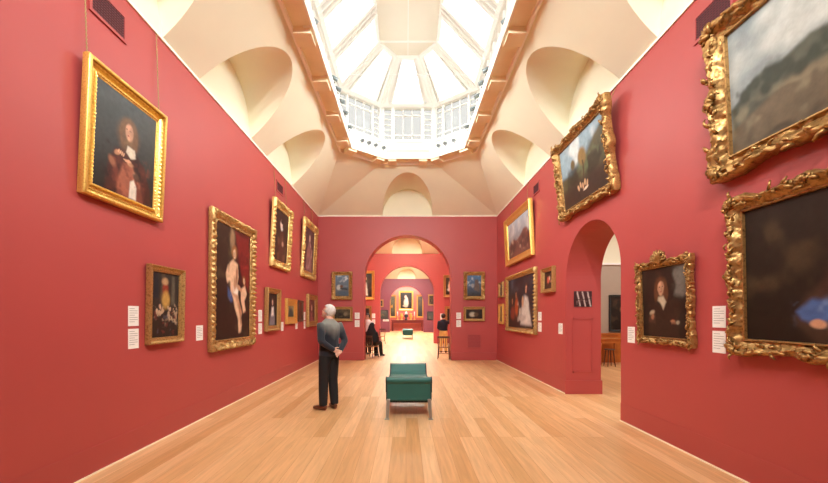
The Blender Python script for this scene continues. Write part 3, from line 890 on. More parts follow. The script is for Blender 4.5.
w, h, fw = 1.28, 1.56, .19
c = C(w, h, fw, (52, 36, 32), (66, 46, 36), 10, .02)
c.p([(.3, 0), (.32, .4), (.42, .62), (.6, .62), (.72, .4), (.72, 0)], (84, 52, 40), .05).e(.46, .74, .09, .09, (226, 200, 184), .3).e(.5, .66, .08, .04, (220, 210, 200), .3).e(.5, .80, .1, .04, (40, 28, 26), .3)
c.n((128, 92, 68), 6, .1, .5, .6, (.2, .85, 0, .5)).e(.6, .36, .07, .05, (190, 150, 128), .4)
picture('painting', 'gilt-framed portrait of a dark-robed sitter with white collar, under the small left-wall vent', 'left', 8.68, 2.67, w, h, fw, .085, 'carved', M['gold_pale'], c, lean=.05, chains=.3, seed=11, orn=2)
w, h, fw = 1.50, 1.74, .22
c = C(w, h, fw, (92, 66, 66), (74, 46, 44), 12, .022)
c.p([(.2, 0), (.25, .45), (.4, .7), (.62, .7), (.8, .4), (.85, 0)], (150, 108, 106), .06).e(.5, .78, .08, .08, (220, 186, 164), .3).n((190, 158, 150), 6, .1, .5, .7, (.2, .85, .05, .75)).n((60, 34, 36), 5, .2, .6, .6)
picture('painting', 'gilt-framed portrait in dusty pink robes, high on the left wall beside the far corner', 'left', 11.16, 2.70, w, h, fw, .085, 'carved', M['gold_pale'], c, lean=.05, chains=.3, seed=13, orn=2)
w, h, fw = .80, .96, .12
c = C(w, h, fw, (44, 32, 30), (38, 28, 28), 14, .016)
c.p([(.2, 0), (.3, .35), (.42, .56), (.64, .56), (.76, .3), (.8, 0)], (120, 116, 124), .05).p([(.38, .3), (.42, .58), (.62, .58), (.66, .3)], (226, 216, 208), .04).face(.5, .72, .085, (226, 190, 168), (80, 56, 40)).n((70, 66, 78), 7, .1, .5, .7, (.2, .85, 0, .3))
picture('painting', 'small gilt-framed portrait of a sitter in a white bodice, low beside the tall painting', 'left', 8.16, 1.21, w, h, fw, .09, 'simple', M['gold_old'], c, lean=.02, seed=15)
w, h, fw = .84, .66, .19
c = C(w, h, fw, (150, 140, 104), (60, 62, 52), 16, .014)
c.n((60, 72, 66), 4, 0, .5, .8).e(.5, .4, .2, .4, (64, 66, 70), .4)
picture('painting', 'small landscape in a very wide bright gold frame, low on the left wall', 'left', 9.52, 1.335, w, h, fw, .07, 'simple', M['gold'], c, seed=17)
w, h, fw = .47, .61, .06
c = C(w, h, fw, (96, 52, 42), (70, 40, 34), 18, .016).n((130, 80, 60), 5, .1, .5, .7)
picture('painting', 'little dark red-brown panel in a narrow brown frame, low on the left wall', 'left', 10.39, 1.38, w, h, fw, .045, 'simple', M['wood'], c, seed=19)
w, h, fw = 1.10, 1.02, .17
c = C(w, h, fw, (116, 62, 58), (96, 50, 50), 20, .018)
c.e(.5, .62, .1, .14, (214, 170, 150), .4).p([(.25, 0), (.35, .4), (.65, .4), (.8, 0)], (160, 96, 96), .06).n((70, 44, 40), 4, .1, .5, .7)
picture('painting', 'gilt-framed painting with rosy figure, low on the left wall in the far corner', 'left', 11.60, 1.205, w, h, fw, .09, 'simple', M['gold_old'], c, seed=21)

# ---- right wall
w, h, fw = 2.4, 1.56, .215
c = C(w, h, fw, (128, 140, 144), (150, 156, 152), 30, .0115)
c.n((206, 208, 200), 4, -.1, .5, .8, (0, 1, .4, 1)).n((92, 104, 112), 3, .1, .5, .6, (0, 1, .45, 1))
c.p([(0, .36), (.06, .40), (.10, .48), (.17, .54), (.24, .50), (.34, .56), (.5, .5), (.7, .52), (1, .4), (1, 0), (0, 0)], (84, 86, 72), .02)
c.n((46, 52, 42), 14, -.1, .3, .8, (.0, .9, .34, .54)).p([(0, .20), (.12, .26), (.3, .36), (.5, .30), (1, .26), (1, 0), (0, 0)], (104, 90, 70), .02)
c.n((60, 50, 38), 8, 0, .4, .8, (0, 1, 0, .3)).n((150, 138, 110), 9, .2, .5, .6, (0, 1, .08, .34))
for k in range(9): c.e(.08 + k * .045, .42 + .05 * math.sin(k * 2.1), .025, .05, (58, 62, 50), .5)
picture('painting', 'big cloudy landscape with trees in a heavy swept gilt frame, high at right edge', 'right', 2.44, 2.87, w, h, fw, .15, 'rococo', M['gold_bronze'], c, lean=.05, chains=.3, seed=31, orn=.8)

w, h, fw = 1.88, 1.46, .175
c = C(w, h, fw, (120, 146, 160), (62, 46, 36), 32, .012)
c.p([(0, 1), (0, .55), (.25, .5), (.5, .62), (.8, .85), (1, .92), (1, 1)], (150, 172, 184), .05).n((226, 230, 226), 4, 0, .45, .8, (0, 1, .55, 1))
c.p([(0, .52), (.3, .48), (.55, .58), (.8, .8), (1, .92), (1, 0), (0, 0)], (86, 78, 56), .04).n((52, 44, 34), 5, -.1, .4, .8, (0, 1, 0, .6)).n((112, 128, 92), 6, .2, .5, .5, (.4, 1, .4, .85))
c.e(.52, .66, .09, .13, (140, 112, 66), .3).p([(.50, .3), (.51, .6), (.54, .6), (.53, .3)], (80, 60, 40), .01).e(.30, .64, .05, .08, (110, 92, 60), .4)
c.p([(0, .3), (1, .34), (1, 0), (0, 0)], (64, 44, 36), .08)
for k in range(5): c.e(.38 + .05 * k, .22 + .03 * (k % 2), .018, .05, (214, 170, 130), .3, 25 - 12 * k)
c.e(.54, .16, .06, .02, (230, 206, 180), .3, 10)
picture('painting', 'landscape with small figures in an ornate swept gilt frame, hung high over the side archway', 'right', 6.24, 3.41, w, h, fw, .14, 'rococo', M['gold_bronze'], c, lean=.11, chains=.44, seed=33, orn=1.0)

w, h, fw = 2.28, 1.40, .2
c = C(w, h, fw, (176, 186, 196), (120, 96, 80), 34, .02)
c.n((216, 212, 206), 3, -.1, .5, .8, (0, 1, .4, 1)).p([(0, .3), (.2, .5), (.4, .42), (.6, .5), (.75, .62), (.86, .6), (1, .4), (1, 0), (0, 0)], (120, 78, 66), .04).n((74, 56, 50), 6, 0, .5, .8, (0, 1, 0, .5)).n((206, 176, 150), 8, .2, .5, .7, (.1, .9, .1, .5))
picture('painting', 'gilt-framed pale sky over ruins, upper of the far pair on the right wall', 'right', 9.97, 3.05, w, h, fw, .10, 'simple', M['gold'], c, lean=.05, chains=.3, seed=35)
w, h, fw = 2.50, 1.65, .13
c = C(w, h, fw, (56, 52, 58), (50, 34, 28), 36, .02)
c.n((90, 104, 120), 5, .1, .5, .7, (0, 1, .3, 1)).n((40, 30, 28), 4, .1, .5, .8)
c.p([(.52, .08), (.56, .4), (.68, .62), (.78, .58), (.84, .3), (.9, .05)], (212, 204, 194), .04).face(.72, .74, .035, (222, 176, 146), (90, 56, 40)).e(.36, .42, .07, .18, (172, 86, 46), .4).face(.34, .66, .03, (206, 150, 112), (60, 40, 30))
c.e(.2, .3, .09, .14, (138, 60, 46), .4).face(.18, .54, .03, (210, 160, 122), (60, 40, 30)).n((226, 216, 200), 9, .25, .5, .7, (.4, .9, .05, .5)).e(.55, .2, .14, .06, (190, 178, 168), .4).e(.6, .5, .04, .1, (206, 160, 126), .4)
picture('painting', 'wide figure scene with a white-robed figure, lower of the far pair on right wall', 'right', 9.92, 1.09, w, h, fw, .09, 'carved', M['gold_old'], c, seed=37)
w, h, fw = .64, .55, .09
c = C(w, h, fw, (52, 36, 30), (70, 44, 36), 38, .014).n((180, 120, 92), 5, .1, .5, .9, (.15, .85, .15, .85)).e(.45, .5, .12, .2, (206, 90, 70), .4).e(.6, .6, .07, .12, (222, 186, 150), .4)
picture('painting', 'very small gilt-framed figure group between the side archway and the far pair of pictures', 'right', 7.93, 2.06, w, h, fw, .09, 'simple', M['gold_old'], c, seed=39)
w, h, fw = .5, .5, .07
c = C(w, h, fw, (66, 56, 50), (60, 44, 40), 40, .02).n((150, 120, 96), 4, .1, .5, .8)
picture('painting', 'upper small gilt-framed picture beside the far right corner', 'right', 11.86, 2.15, w, h, fw, .07, 'simple', M['gold_old'], c, seed=41)
w, h, fw = .5, .66, .08
c = C(w, h, fw, (150, 120, 84), (110, 84, 58), 42, .02).n((180, 150, 104), 4, .1, .5, .8)
picture('painting', 'lower small gilt-framed picture beside the far right corner', 'right', 11.86, 1.28, w, h, fw, .07, 'simple', M['gold'], c, seed=43)

w, h, fw = .95, 1.05, .10
c = C(w, h, fw, (48, 36, 30), (34, 24, 20), 44, .007)
c.n((66, 46, 34), 4, .1, .6, .5).p([(.74, 1), (.72, .86), (.78, .72), (.74, .60), (.9, .56), (1, .6), (1, 1)], (112, 108, 100), .04).n((66, 60, 54), 6, .1, .5, .8, (.7, 1, .55, 1))
c.p([(.12, 0), (.16, .3), (.3, .5), (.44, .56), (.6, .54), (.72, .42), (.8, .2), (.82, 0)], (52, 36, 28), .03)
c.face(.45, .70, .095, (206, 156, 122), (98, 62, 40), .05, 1.1)
c.p([(.39, .58), (.51, .58), (.57, .50), (.50, .40), (.44, .48), (.38, .52)], (190, 176, 150), .02)
c.p([(.14, .22), (.18, .38), (.28, .40), (.32, .30), (.30, .20)], (78, 54, 42), .02).e(.23, .36, .06, .03, (170, 152, 126), .5, 15).e(.24, .30, .035, .04, (160, 112, 82), .5).e(.70, .24, .05, .02, (160, 112, 82), .5).e(.80, .22, .03, .028, (160, 148, 126), .5)
for k in range(4): c.e(.68 + .025 * k, .215, .008, .025, (150, 106, 80), .4)
picture('painting', 'dark half-length portrait of a sitter in white cravat, in a crested carved gilt frame', 'right', 4.385, 1.19, w, h, fw, .07, 'wild', M['gold_bronze'], c, lean=.03, seed=45, orn=1.6, crest=.12)

w, h, fw = 1.42, 1.48, .16
c = C(w, h, fw, (44, 36, 30), (34, 26, 20), 46, .009)
c.n((78, 62, 44), 4, 0, .6, .7, (0, .9, .2, .9)).p([(.36, .16), (.46, .34), (.62, .42), (.86, .4), (.96, .1), (.9, 0), (.5, 0)], (72, 52, 40), .04)
c.p([(.38, .22), (.48, .30), (.60, .28), (.62, .18), (.52, .12), (.42, .16)], (76, 104, 156), .025).n((120, 146, 190), 10, .1, .5, .6, (.38, .62, .14, .3)).e(.52, .13, .05, .03, (206, 156, 122), .3)
c.face(.66, .62, .06, (206, 156, 122), (50, 34, 26)).p([(.52, .3), (.58, .52), (.76, .52), (.86, .3)], (66, 44, 36), .04)
picture('painting', 'dark brown painting with blue cloth in a carved gilt frame, low at the right edge', 'right', 2.75, 1.18, w, h, fw, .12, 'rococo', M['gold_bronze'], c, lean=.02, seed=47, orn=1.0)

# ---- end wall, either side of the big arch
bx = lambda px: (px - 406) * .03483
w, h, fw = .72, .98, .13
c = C(w, h, fw, (104, 128, 150), (96, 92, 86), 50, .018)
c.n((214, 220, 222), 4, 0, .5, .8, (0, 1, .5, 1)).e(.3, .42, .2, .12, (196, 196, 190), .4).e(.45, .46, .12, .08, (110, 74, 56), .4).p([(.3, .34), (.9, .3), (.9, .38), (.4, .4)], (50, 50, 54), .03).e(.6, .14, .4, .1, (80, 96, 112), .5)
picture('painting', 'stormy seascape in gilt frame, upper picture left of the big arch', 'end', bx(342.2), 2.10, w, h, fw, .09, 'carved', M['gold_old'], c, seed=51, orn=2)
w, h, fw = .72, .50, .09
c = C(w, h, fw, (66, 58, 46), (48, 40, 32), 52, .016).n((100, 86, 62), 5, 0, .5, .8).e(.35, .45, .1, .2, (44, 36, 30), .4).e(.7, .5, .12, .2, (130, 116, 90), .5)
picture('painting', 'small dark wide landscape in gilt frame, lower picture left of the big arch', 'end', bx(342.4), 1.36, w, h, fw, .07, 'simple', M['gold_old'], c, seed=53)
w, h, fw = .74, .98, .13
c = C(w, h, fw, (88, 124, 160), (60, 50, 44), 54, .018)
c.n((196, 208, 214), 4, .1, .5, .7, (0, 1, .5, 1)).p([(.5, .3), (.55, .8), (.75, .8), (.9, .5), (.9, .2)], (106, 90, 84), .05).n((44, 44, 46), 5, 0, .5, .8, (0, 1, 0, .4)).e(.4, .5, .1, .1, (150, 150, 150), .4)
picture('painting', 'blue-skied upright scene in swept gilt frame, upper picture right of the big arch', 'end', bx(474), 2.10, w, h, fw, .09, 'carved', M['gold_old'], c, seed=55, orn=2)
w, h, fw = .74, .50, .09
c = C(w, h, fw, (52, 42, 34), (44, 34, 28), 56, .016).e(.4, .45, .18, .25, (186, 176, 156), .4).e(.62, .45, .14, .2, (96, 76, 56), .4)
picture('painting', 'small dark still life with a pale shape, lower picture right of the big arch', 'end', bx(474), 1.36, w, h, fw, .07, 'simple', M['gold_old'], c, seed=57)

# ---- end wall of the second room
b2 = lambda px: (px - 406) / 360 * 20.2
w, h, fw = 1.25, 1.62, .16
c = C(w, h, fw, (60, 62, 62), (62, 44, 34), 60, .03)
c.n((90, 84, 70), 3, .1, .6, .6).p([(.45, .1), (.48, .5), (.56, .66), (.68, .6), (.74, .3), (.76, .05)], (232, 226, 216), .04).e(.62, .78, .07, .07, (222, 180, 150), .3)
picture('painting', 'white-robed figure picture seen through the big arch, upper left on the next wall', 'end', b2(363.5), 2.45, w, h, fw, .09, 'simple', M['gold'], c, seed=61, wally=20.2)
w, h, fw = 1.2, .95, .14
c = C(w, h, fw, (50, 44, 36), (40, 32, 28), 62, .04).n((90, 76, 56), 4, .1, .5, .8)
picture('painting', 'dark picture seen through the big arch above the seated visitor', 'end', b2(361), 1.15, w, h, fw, .08, 'simple', M['gold_old'], c, seed=63, wally=20.2)
w, h, fw = 1.1, 1.25, .15
c = C(w, h, fw, (62, 46, 36), (52, 36, 32), 64, .03).e(.30, .5, .14, .2, (226, 200, 176), .35).e(.29, .72, .09, .1, (222, 178, 146), .3).e(.3, .3, .2, .1, (214, 206, 198), .4)
picture('painting', 'pale bust picture seen through the big arch, upper right on the next wall', 'end', b2(453), 2.58, w, h, fw, .09, 'simple', M['gold_old'], c, seed=65, wally=20.2)
w, h, fw = 1.1, .95, .14
c = C(w, h, fw, (44, 40, 34), (36, 30, 26), 66, .04).n((80, 66, 48), 4, .1, .5, .8)
picture('painting', 'dark picture seen through the big arch beside the visitor in yellow trousers', 'end', b2(454.5), 1.13, w, h, fw, .08, 'simple', M['gold_old'], c, seed=67, wally=20.2)

# ---- end wall of the third room and the alcove behind it
b3 = lambda px: (px - 406) / 360 * 34
zz3 = lambda py, Z=34: 1.55 + (315.7 - py) / 360 * Z
def small(label, px0, px1, py0, py1, Z, y, top, bot, seed, gold='gold', fw=.14, fn=None):
    x0, x1 = (px0 - 406) / 360 * Z, (px1 - 406) / 360 * Z
    w, h = x1 - x0, (py1 - py0) / 360 * Z
    c = C(w, h, fw, top, bot, seed, .06)
    if fn: fn(c)
    else: c.n((120, 104, 78), 4, .1, .5, .7)
    return picture('painting', label, 'end', (x0 + x1) / 2, zz3(py1, Z), w, h, fw, .1, 'simple', M[gold], c, seed=seed, wally=y)
small('small dark picture, upper left on the maroon wall beyond both arches', 375, 383.5, 299.5, 307, 34, 34, (60, 56, 50), (50, 40, 34), 70, 'gold_old', .1)
small('long grey-green picture, lower left on the maroon wall beyond both arches', 375, 388.3, 310, 319, 34, 34, (84, 88, 84), (60, 60, 56), 71, 'lampdark', .08)
small('dark gilt-framed picture, upper right on the maroon wall beyond both arches', 428, 437, 294.5, 305.5, 34, 34, (60, 52, 44), (50, 40, 36), 72, 'gold_old', .12)
small('long grey-green picture, lower right on the maroon wall beyond both arches', 427, 438, 311.5, 320, 34, 34, (84, 90, 86), (62, 64, 60), 73, 'lampdark', .08)
def sitter(c):
    c.e(.5, .36, .20, .26, (206, 190, 172), .35).e(.46, .74, .09, .09, (226, 190, 164), .3).e(.56, .54, .1, .16, (220, 200, 184), .35).e(.42, .18, .2, .07, (190, 172, 150), .4)
small('gilt-framed seated figure on a dark ground, centre of the coral alcove at the very end', 398.8, 413.4, 291, 310.2, 37, 37, (46, 48, 46), (44, 38, 34), 74, 'gold', .17, sitter)
small('tall narrow gilt-framed picture to the left in the coral alcove', 389.3, 396.2, 295, 317.5, 36.96, 37, (110, 120, 100), (60, 54, 42), 75, 'gold', .13, lambda c: c.e(.3, .5, .2, .08, (206, 160, 60), .3).n((60, 70, 60), 3, 0, .5, .8))
small('tall narrow gilt-framed picture to the right in the coral alcove', 416.6, 423.6, 295, 317.5, 36.96, 37, (96, 108, 100), (56, 52, 44), 76, 'gold', .13, lambda c: c.n((60, 72, 70), 3, 0, .5, .8))

# label cards
def lc(wall, px0, px1, py0, py1, text, D=0.0, Z=None, y=None):
    """card corners read off, turned into a place on its wall"""
    if wall in ('left', 'right'):
        W_ = 3.065 if wall == 'left' else 3.17
        ya, yb = sorted((360 * W_ / abs(px0 - 406), 360 * W_ / abs(px1 - 406))); Zm = (ya + yb) / 2
        label_card(wall, Zm, 1.55 + (315.7 - py1) / 360 * Zm, yb - ya, (py1 - py0) / 360 * Zm, text)
    else:
        label_card('end', ((px0 + px1) / 2 - 406) / 360 * Z, 1.55 + (315.7 - py1) / 360 * Z, (px1 - px0) / 360 * Z, (py1 - py0) / 360 * Z, text, wally=y)
lc('left', 128, 138.4, 306, 326, 'upper white label card left of the small crowd scene')
lc('left', 128, 138.4, 328.8, 348.6, 'lower white label card left of the small crowd scene')
lc('left', 196, 202.7, 325.4, 340.4, 'single white label card between the crowd scene and the tall painting')
lc('left', 258.3, 261.8, 310, 321.6, 'upper white label card just right of the tall painting')
lc('left', 258.3, 261.8, 323.3, 334, 'lower white label card just right of the tall painting')
lc('left', 281, 283.3, 322, 331, 'white label card beside the portrait in the white bodice')
lc('left', 295.3, 297.4, 321.5, 329, 'white label card under the little dark red-brown panel')
lc('left', 303.8, 305.2, 312, 320, 'upper white label card beside the far corner picture, left wall')
lc('left', 303.8, 305.2, 321, 328.5, 'lower white label card beside the far corner picture, left wall')
lc('right', 712.8, 726.0, 306, 327.6, 'upper white label card between the crested portrait and the dark brown painting')
lc('right', 712.8, 726.0, 331, 353, 'lower white label card between the crested portrait and the dark brown painting')
lc('right', 627.9, 635, 326.8, 342.8, 'white label card beside the archway, left of the crested portrait')
lc('right', 558.6, 562.7, 323.3, 334, 'white label card between the archway and the very small figure group')
lc('right', 538.3, 541.6, 312, 320.5, 'upper white label card right of the wide figure scene')
lc('right', 538.3, 541.6, 322.5, 331.7, 'lower white label card right of the wide figure scene')
lc('end', 354.8, 359.6, 312.6, 318.9, 'upper white label card by the left side of the big arch', Z=12.54)
lc('end', 354.8, 359.6, 320.2, 327, 'lower white label card by the left side of the big arch', Z=12.54)
lc('end', 456.3, 461, 312.6, 318.9, 'upper white label card by the right side of the big arch', Z=12.54)
lc('end', 456.3, 461, 320.2, 327, 'lower white label card by the right side of the big arch', Z=12.54)
lc('end', 372, 375.2, 313.5, 318.2, 'upper white label card on the next room wall, left of the second arch', Z=20.2, y=20.2)
lc('end', 372, 375.2, 319.5, 324, 'lower white label card on the next room wall, left of the second arch', Z=20.2, y=20.2)
lc('end', 440.2, 443.4, 313.5, 319.5, 'white label card on the next room wall, right of the second arch', Z=20.2, y=20.2)
lc('end', 383, 388.8, 319.3, 321.3, 'white label strip under the long picture on the maroon wall', Z=34, y=34)

# vents
M['grille_red'] = mat('red_painted_grille', rgb(158, 66, 70), .5)
def vent(wall, s0, s1, z0, z1, label, n=9, wm='hole', wally=None):
    t = empty('wall_vent'); w = s1 - s0; h = z1 - z0
    if wall == 'left': t.location = (XL, (s0 + s1) / 2, z0); t.rotation_euler = (0, 0, R(90))
    elif wall == 'right': t.location = (XR, (s0 + s1) / 2, z0); t.rotation_euler = (0, 0, R(-90))
    else: t.location = ((s0 + s1) / 2, YF, z0)
    tag(t, label, 'vent')
    mb = MB(); mb.box(-w / 2, w / 2, -.004, .0, 0, h); mb.build('backing_plate', M[wm], t)
    mb = MB(); f = .03
    for q in ((-w / 2 - f, w / 2 + f, -.018, 0, -f, 0), (-w / 2 - f, w / 2 + f, -.018, 0, h, h + f), (-w / 2 - f, -w / 2, -.018, 0, 0, h), (w / 2, w / 2 + f, -.018, 0, 0, h)): mb.box(*q)
    mb.build('vent_frame', M['red_trim'] if wall != 'end' else M['red_trim'], t)
    mb = MB()
    for k in range(n):
        zc = h * (k + .5) / n; mb.bar((-w / 2, -.010, zc), (w / 2, -.010, zc), .002, h / n * .62)
    for k in range(1, 12): mb.box(-w / 2 + w * k / 12 - .002, -w / 2 + w * k / 12 + .002, -.014, -.008, 0, h)
    mb.build('grille', M['grille'] if wall != 'end' else M['grille_red'], t)
vent('left', 3.50, 3.90, 4.54, 4.78, 'dark grille vent high on the left wall above the long-haired portrait')
vent('left', 8.52, 8.93, 4.54, 4.74, 'dark grille vent high on the left wall, further along over the dark-robed portrait')
vent('right', 3.50, 3.92, 4.54, 4.78, 'dark grille vent high on the right wall beside the big cloudy landscape')
vent('right', 8.56, 8.92, 4.54, 4.74, 'dark grille vent high on the right wall, further along above the ruins painting')
vent('end', bx(338.6), bx(347), .45, .88, 'red painted grille low on the end wall left of the big arch', wm='red_trim')
vent('end', bx(468), bx(480.4), .45, .88, 'red painted grille low on the end wall right of the big arch', wm='red_trim')

# picture panel on the far jamb of the side opening
t = empty('photo_panel', (3.50, 7.13, 1.73)); tag(t, 'small dark photo panel with pale diagonal lines on the side archway jamb', 'sign')
c = Pic(.34, .30, (78, 44, 46), (60, 36, 38), 80, .008)
for k in range(3): c.p([(.12 + .3 * k, 1), (.2 + .3 * k, 1), (.38 + .3 * k, 0), (.30 + .3 * k, 0)], (206, 186, 180), .02)
c.n((130, 100, 98), 6, .1, .5, .7).p([(0, .42), (1, .5), (1, .54), (0, .47)], (60, 34, 34), .02)
mb = MB(); mb.box(-.175, .175, -.012, 0, -.005, .305); mb.build('board', M['lampdark'], t)
c.mesh(t, 0, -.0125)

# dark picture in the side room
w, h, fw = .95, 1.22, .07
c = C(w, h, fw, (48, 40, 36), (30, 24, 22), 82, .02).n((80, 62, 48), 4, 0, .5, .7).e(.5, .62, .12, .1, (150, 116, 92), .4)
t = picture('painting', 'dark upright picture on the grey-beige wall of the side room', 'end', 7.23, 1.02, w, h, fw, .06, 'simple', M['lampdark'], c, seed=83, wally=12.0)
# ------------------------------------------------------------------ bench
def bench(x, y, label, ang=0.0):
    t = empty('upholstered_bench', (x, y, 0), ang); tag(t, label, 'bench')
    W = .335; L = 1.66
    near = [(.004, .275), (.002, .40), (.002, .53), (-.016, .545), (-.030, .565), (-.028, .595), (-.008, .615), (.035, .624), (.09, .620), (.135, .605), (.168, .575), (.20, .535), (.25, .49), (.33, .462), (.45, .452)]
    prof = near + [(L - a, b) for a, b in reversed(near)]
    mb = MB(); mb.prism([(-W + .012, a, b) for a, b in prof], (2 * W - .024, 0, 0)); mb.build('upholstery', M['teal'], t, bevel=.012)
    for sx in (-1, 1):
        mb = MB(); x0 = sx * (W - .012)
        mb.prism([(x0, a + (.0), b) for a, b in prof], (sx * .02, 0, 0)); mb.build('side_panel', M['tealdark'], t, bevel=.006)
        mb = MB(); mb.tube([(sx * (W + .008), a, b) for a, b in prof[1:-1]], .006, 6); mb.build('piping', M['tealdark'], t)
    mb = MB(); mb.box(-W + .03, W - .03, .05, L - .05, .235, .277); mb.build('base_frame', M['tealdark'], t, bevel=.004)
    for sx in (-1, 1):
        for y0, dy in ((.03, -.03), (L - .03, .03)):
            mb = MB()
            mb.prism([(sx * (W - .055), y0 - .03, .30), (sx * (W + .0), y0 - .03, .30), (sx * (W + .012), y0 - .03 + dy, .0), (sx * (W - .028), y0 - .03 + dy, .0)], (0, .035, 0))
            l_ = mb.build('leg', M['steel'], t, bevel=.003)
            mb = MB(); mb.box(sx * (W - .008) - .034, sx * (W - .008) + .034, y0 - .05 + dy, y0 + .02 + dy, 0, .012); mb.build('foot_plate', M['steel'], l_)
    return t
bench(.043, 5.40, 'teal green upholstered bench with rolled ends in the middle of the oak floor')
bench(.12, 24.0, 'small far teal bench standing beyond the second arch')

# ------------------------------------------------------------------ chairs with spindle backs
def chair(x, y, ang, label):
    t = empty('wooden_chair', (x, y, 0), ang); tag(t, label, 'chair')
    sw = .21
    mb = MB(); mb.box(-sw, sw, -.19, .21, .40, .425); mb.build('seat', M['rush'], t, bevel=.01)
    for sx in (-1, 1):
        mb = MB(); mb.tube([(sx * .18, .18, .40), (sx * .19, .185, .2), (sx * .205, .20, 0)], [.018, .02, .013], 8); mb.build('leg', M['wood'], t)
        mb = MB(); mb.tube([(sx * .18, -.16, .40), (sx * .19, -.17, .2), (sx * .205, -.22, 0)], [.018, .02, .013], 8); mb.build('leg', M['wood'], t)
        mb = MB(); mb.tube([(sx * .185, -.165, .42), (sx * .195, -.21, .62), (sx * .20, -.25, .80)], [.017, .016, .014], 8); mb.build('back_post', M['wood'], t)
        mb = MB(); mb.tube([(sx * .195, .19, .16), (sx * .195, -.185, .16)], .009, 6); mb.build('stretcher', M['wood'], t)
    mb = MB(); mb.tube([(-.195, .19, .24), (.195, .19, .24)], .009, 6); mb.build('stretcher', M['wood'], t)
    mb = MB(); mb.tube([(-.195, -.18, .2), (.195, -.18, .2)], .009, 6); mb.build('stretcher', M['wood'], t)
    mb = MB(); mb.bar((-.22, -.25, .79), (.22, -.25, .79), .022, .07); mb.build('top_rail', M['wood'], t, bevel=.006)
    for k in range(5):
        mb = MB(); xx = -.13 + .065 * k; mb.tube([(xx, -.175, .42), (xx * 1.05, -.215, .6), (xx * 1.1, -.248, .77)], .008, 6); mb.build('spindle', M['wood'], t)
    return t
chair(1.36, 12.98, R(-8), 'wooden spindle-back chair, empty, against the right side of the big arch')
chair(-1.30, 13.36, R(-28), 'wooden spindle-back chair with the black-clad visitor seated on it')
chair(-1.42, 19.75, R(150), 'empty wooden chair beside the left pier of the second arch')

# ------------------------------------------------------------------ people
def skinm(name, c): return mat(name, c, .5, noise_amt=.04, noise_scale=8)
SKIN = skinm('skin', rgb(214, 164, 140))
def ell_tube(mb, pts, n=14):
    """pts: (point, half width sideways, half depth); rings lie across the path, side axis near x"""
    P = [Vector(p[0]) for p in pts]; vs = []
    for i, (p, a, b) in enumerate(pts):
        t = (P[min(i + 1, len(P) - 1)] - P[max(i - 1, 0)]).normalized()
        sx = Vector((1, 0, 0)); sx = (sx - t * sx.dot(t))
        if sx.length < .3: sx = Vector((0, 1, 0)); sx = sx - t * sx.dot(t)
        sx.normalize(); sy = t.cross(sx)
        for k in range(n):
            th = 2 * math.pi * k / n; vs.append(P[i] + sx * (a * math.cos(th)) + sy * (b * math.sin(th)))
    fs = [(i * n + k, i * n + (k + 1) % n, (i + 1) * n + (k + 1) % n, (i + 1) * n + k) for i in range(len(P) - 1) for k in range(n)]
    fs += [tuple(reversed(range(n))), tuple((len(P) - 1) * n + k for k in range(n))]
    mb.add(vs, fs)
def seg(mb, a, b, ra, rb, mid=None):
    a = Vector(a); b = Vector(b); m_ = mid or (ra + rb) / 2 * 1.06
    ell_tube(mb, [(a - (b - a).normalized() * ra * .3, ra * .8, ra * .8), (a, ra, ra), (a.lerp(b, .4), m_, m_), (b, rb, rb), (b + (b - a).normalized() * rb * .3, rb * .8, rb * .8)])
def xf(mb0, mb, Mx):
    mb.add([Mx @ Vector(v) for v in mb0.v], mb0.f)
def remeshed(mb, name, m, parent, vox, smooth_it=4):
    o = mb.build(name, m, parent, smooth=True)
    r = o.modifiers.new('join', 'REMESH'); r.mode = 'VOXEL'; r.voxel_size = vox; r.use_smooth_shade = True
    s_ = o.modifiers.new('soft', 'SMOOTH'); s_.iterations = smooth_it; s_.factor = .5
    return o
def hand(mb, wrist, fdir, pnorm, side, curl=.5):
    """palm and five fingers; fdir towards the fingertips, pnorm out of the back of the hand"""
    f = Vector(fdir).normalized(); n_ = Vector(pnorm); n_ = (n_ - f * n_.dot(f)).normalized(); l = f.cross(n_) * side
    w_ = Vector(wrist)
    q = MB()
    ell = lambda u, v, z: w_ + l * u + f * v + n_ * z
    ell_tube(mb, [(ell(0, -.02, 0), .026, .022), (ell(0, .02, 0), .036, .019), (ell(0, .06, 0), .041, .016), (ell(0, .09, 0), .038, .013)])
    for k, (u, L) in enumerate(((.030, .070), (.010, .080), (-.010, .074), (-.030, .058))):
        a0 = curl * .5; p = ell(u, .082, 0); pts = [p]; a = a0
        for j in range(3):
            p = p + (f * math.cos(a) - n_ * math.sin(a)) * (L * (.42, .32, .26)[j]); a += curl * .8; pts.append(p)
        mb.tube(pts, [.0095, .009, .0085, .006], 8)
    p = ell(.030, .015, 0); p1 = ell(.056, .045, -.008); p2 = ell(.062, .075, -.018)
    mb.tube([p, p1, p2], [.013, .011, .007], 8)
def head_mesh(mb, hm, sc_=1.0):
    q = MB()
    q.ball((0, -.005, .035), .074, .094, .088, 12)          # skull
    q.ball((0, .018, -.03), .058, .068, .082, 12)           # jaw
    q.tube([(0, .088, .018), (0, .105, -.012), (0, .098, -.024)], [.008, .014, .010], 8)     # nose
    q.ball((0, .084, -.052), .022, .012, .009, 6)           # lips
    q.ball((0, .070, -.088), .024, .020, .016, 6)           # chin
    for s_ in (-1, 1):
        q.ball((s_ * .077, -.005, -.005), .010, .020, .032, 6)   # ears
        q.ball((s_ * .030, .080, .030), .020, .010, .007, 6)     # brows
        q.ball((s_ * .040, .062, -.020), .022, .020, .020, 6)    # cheeks
    xf(q, mb, hm @ Matrix.Scale(sc_, 4))
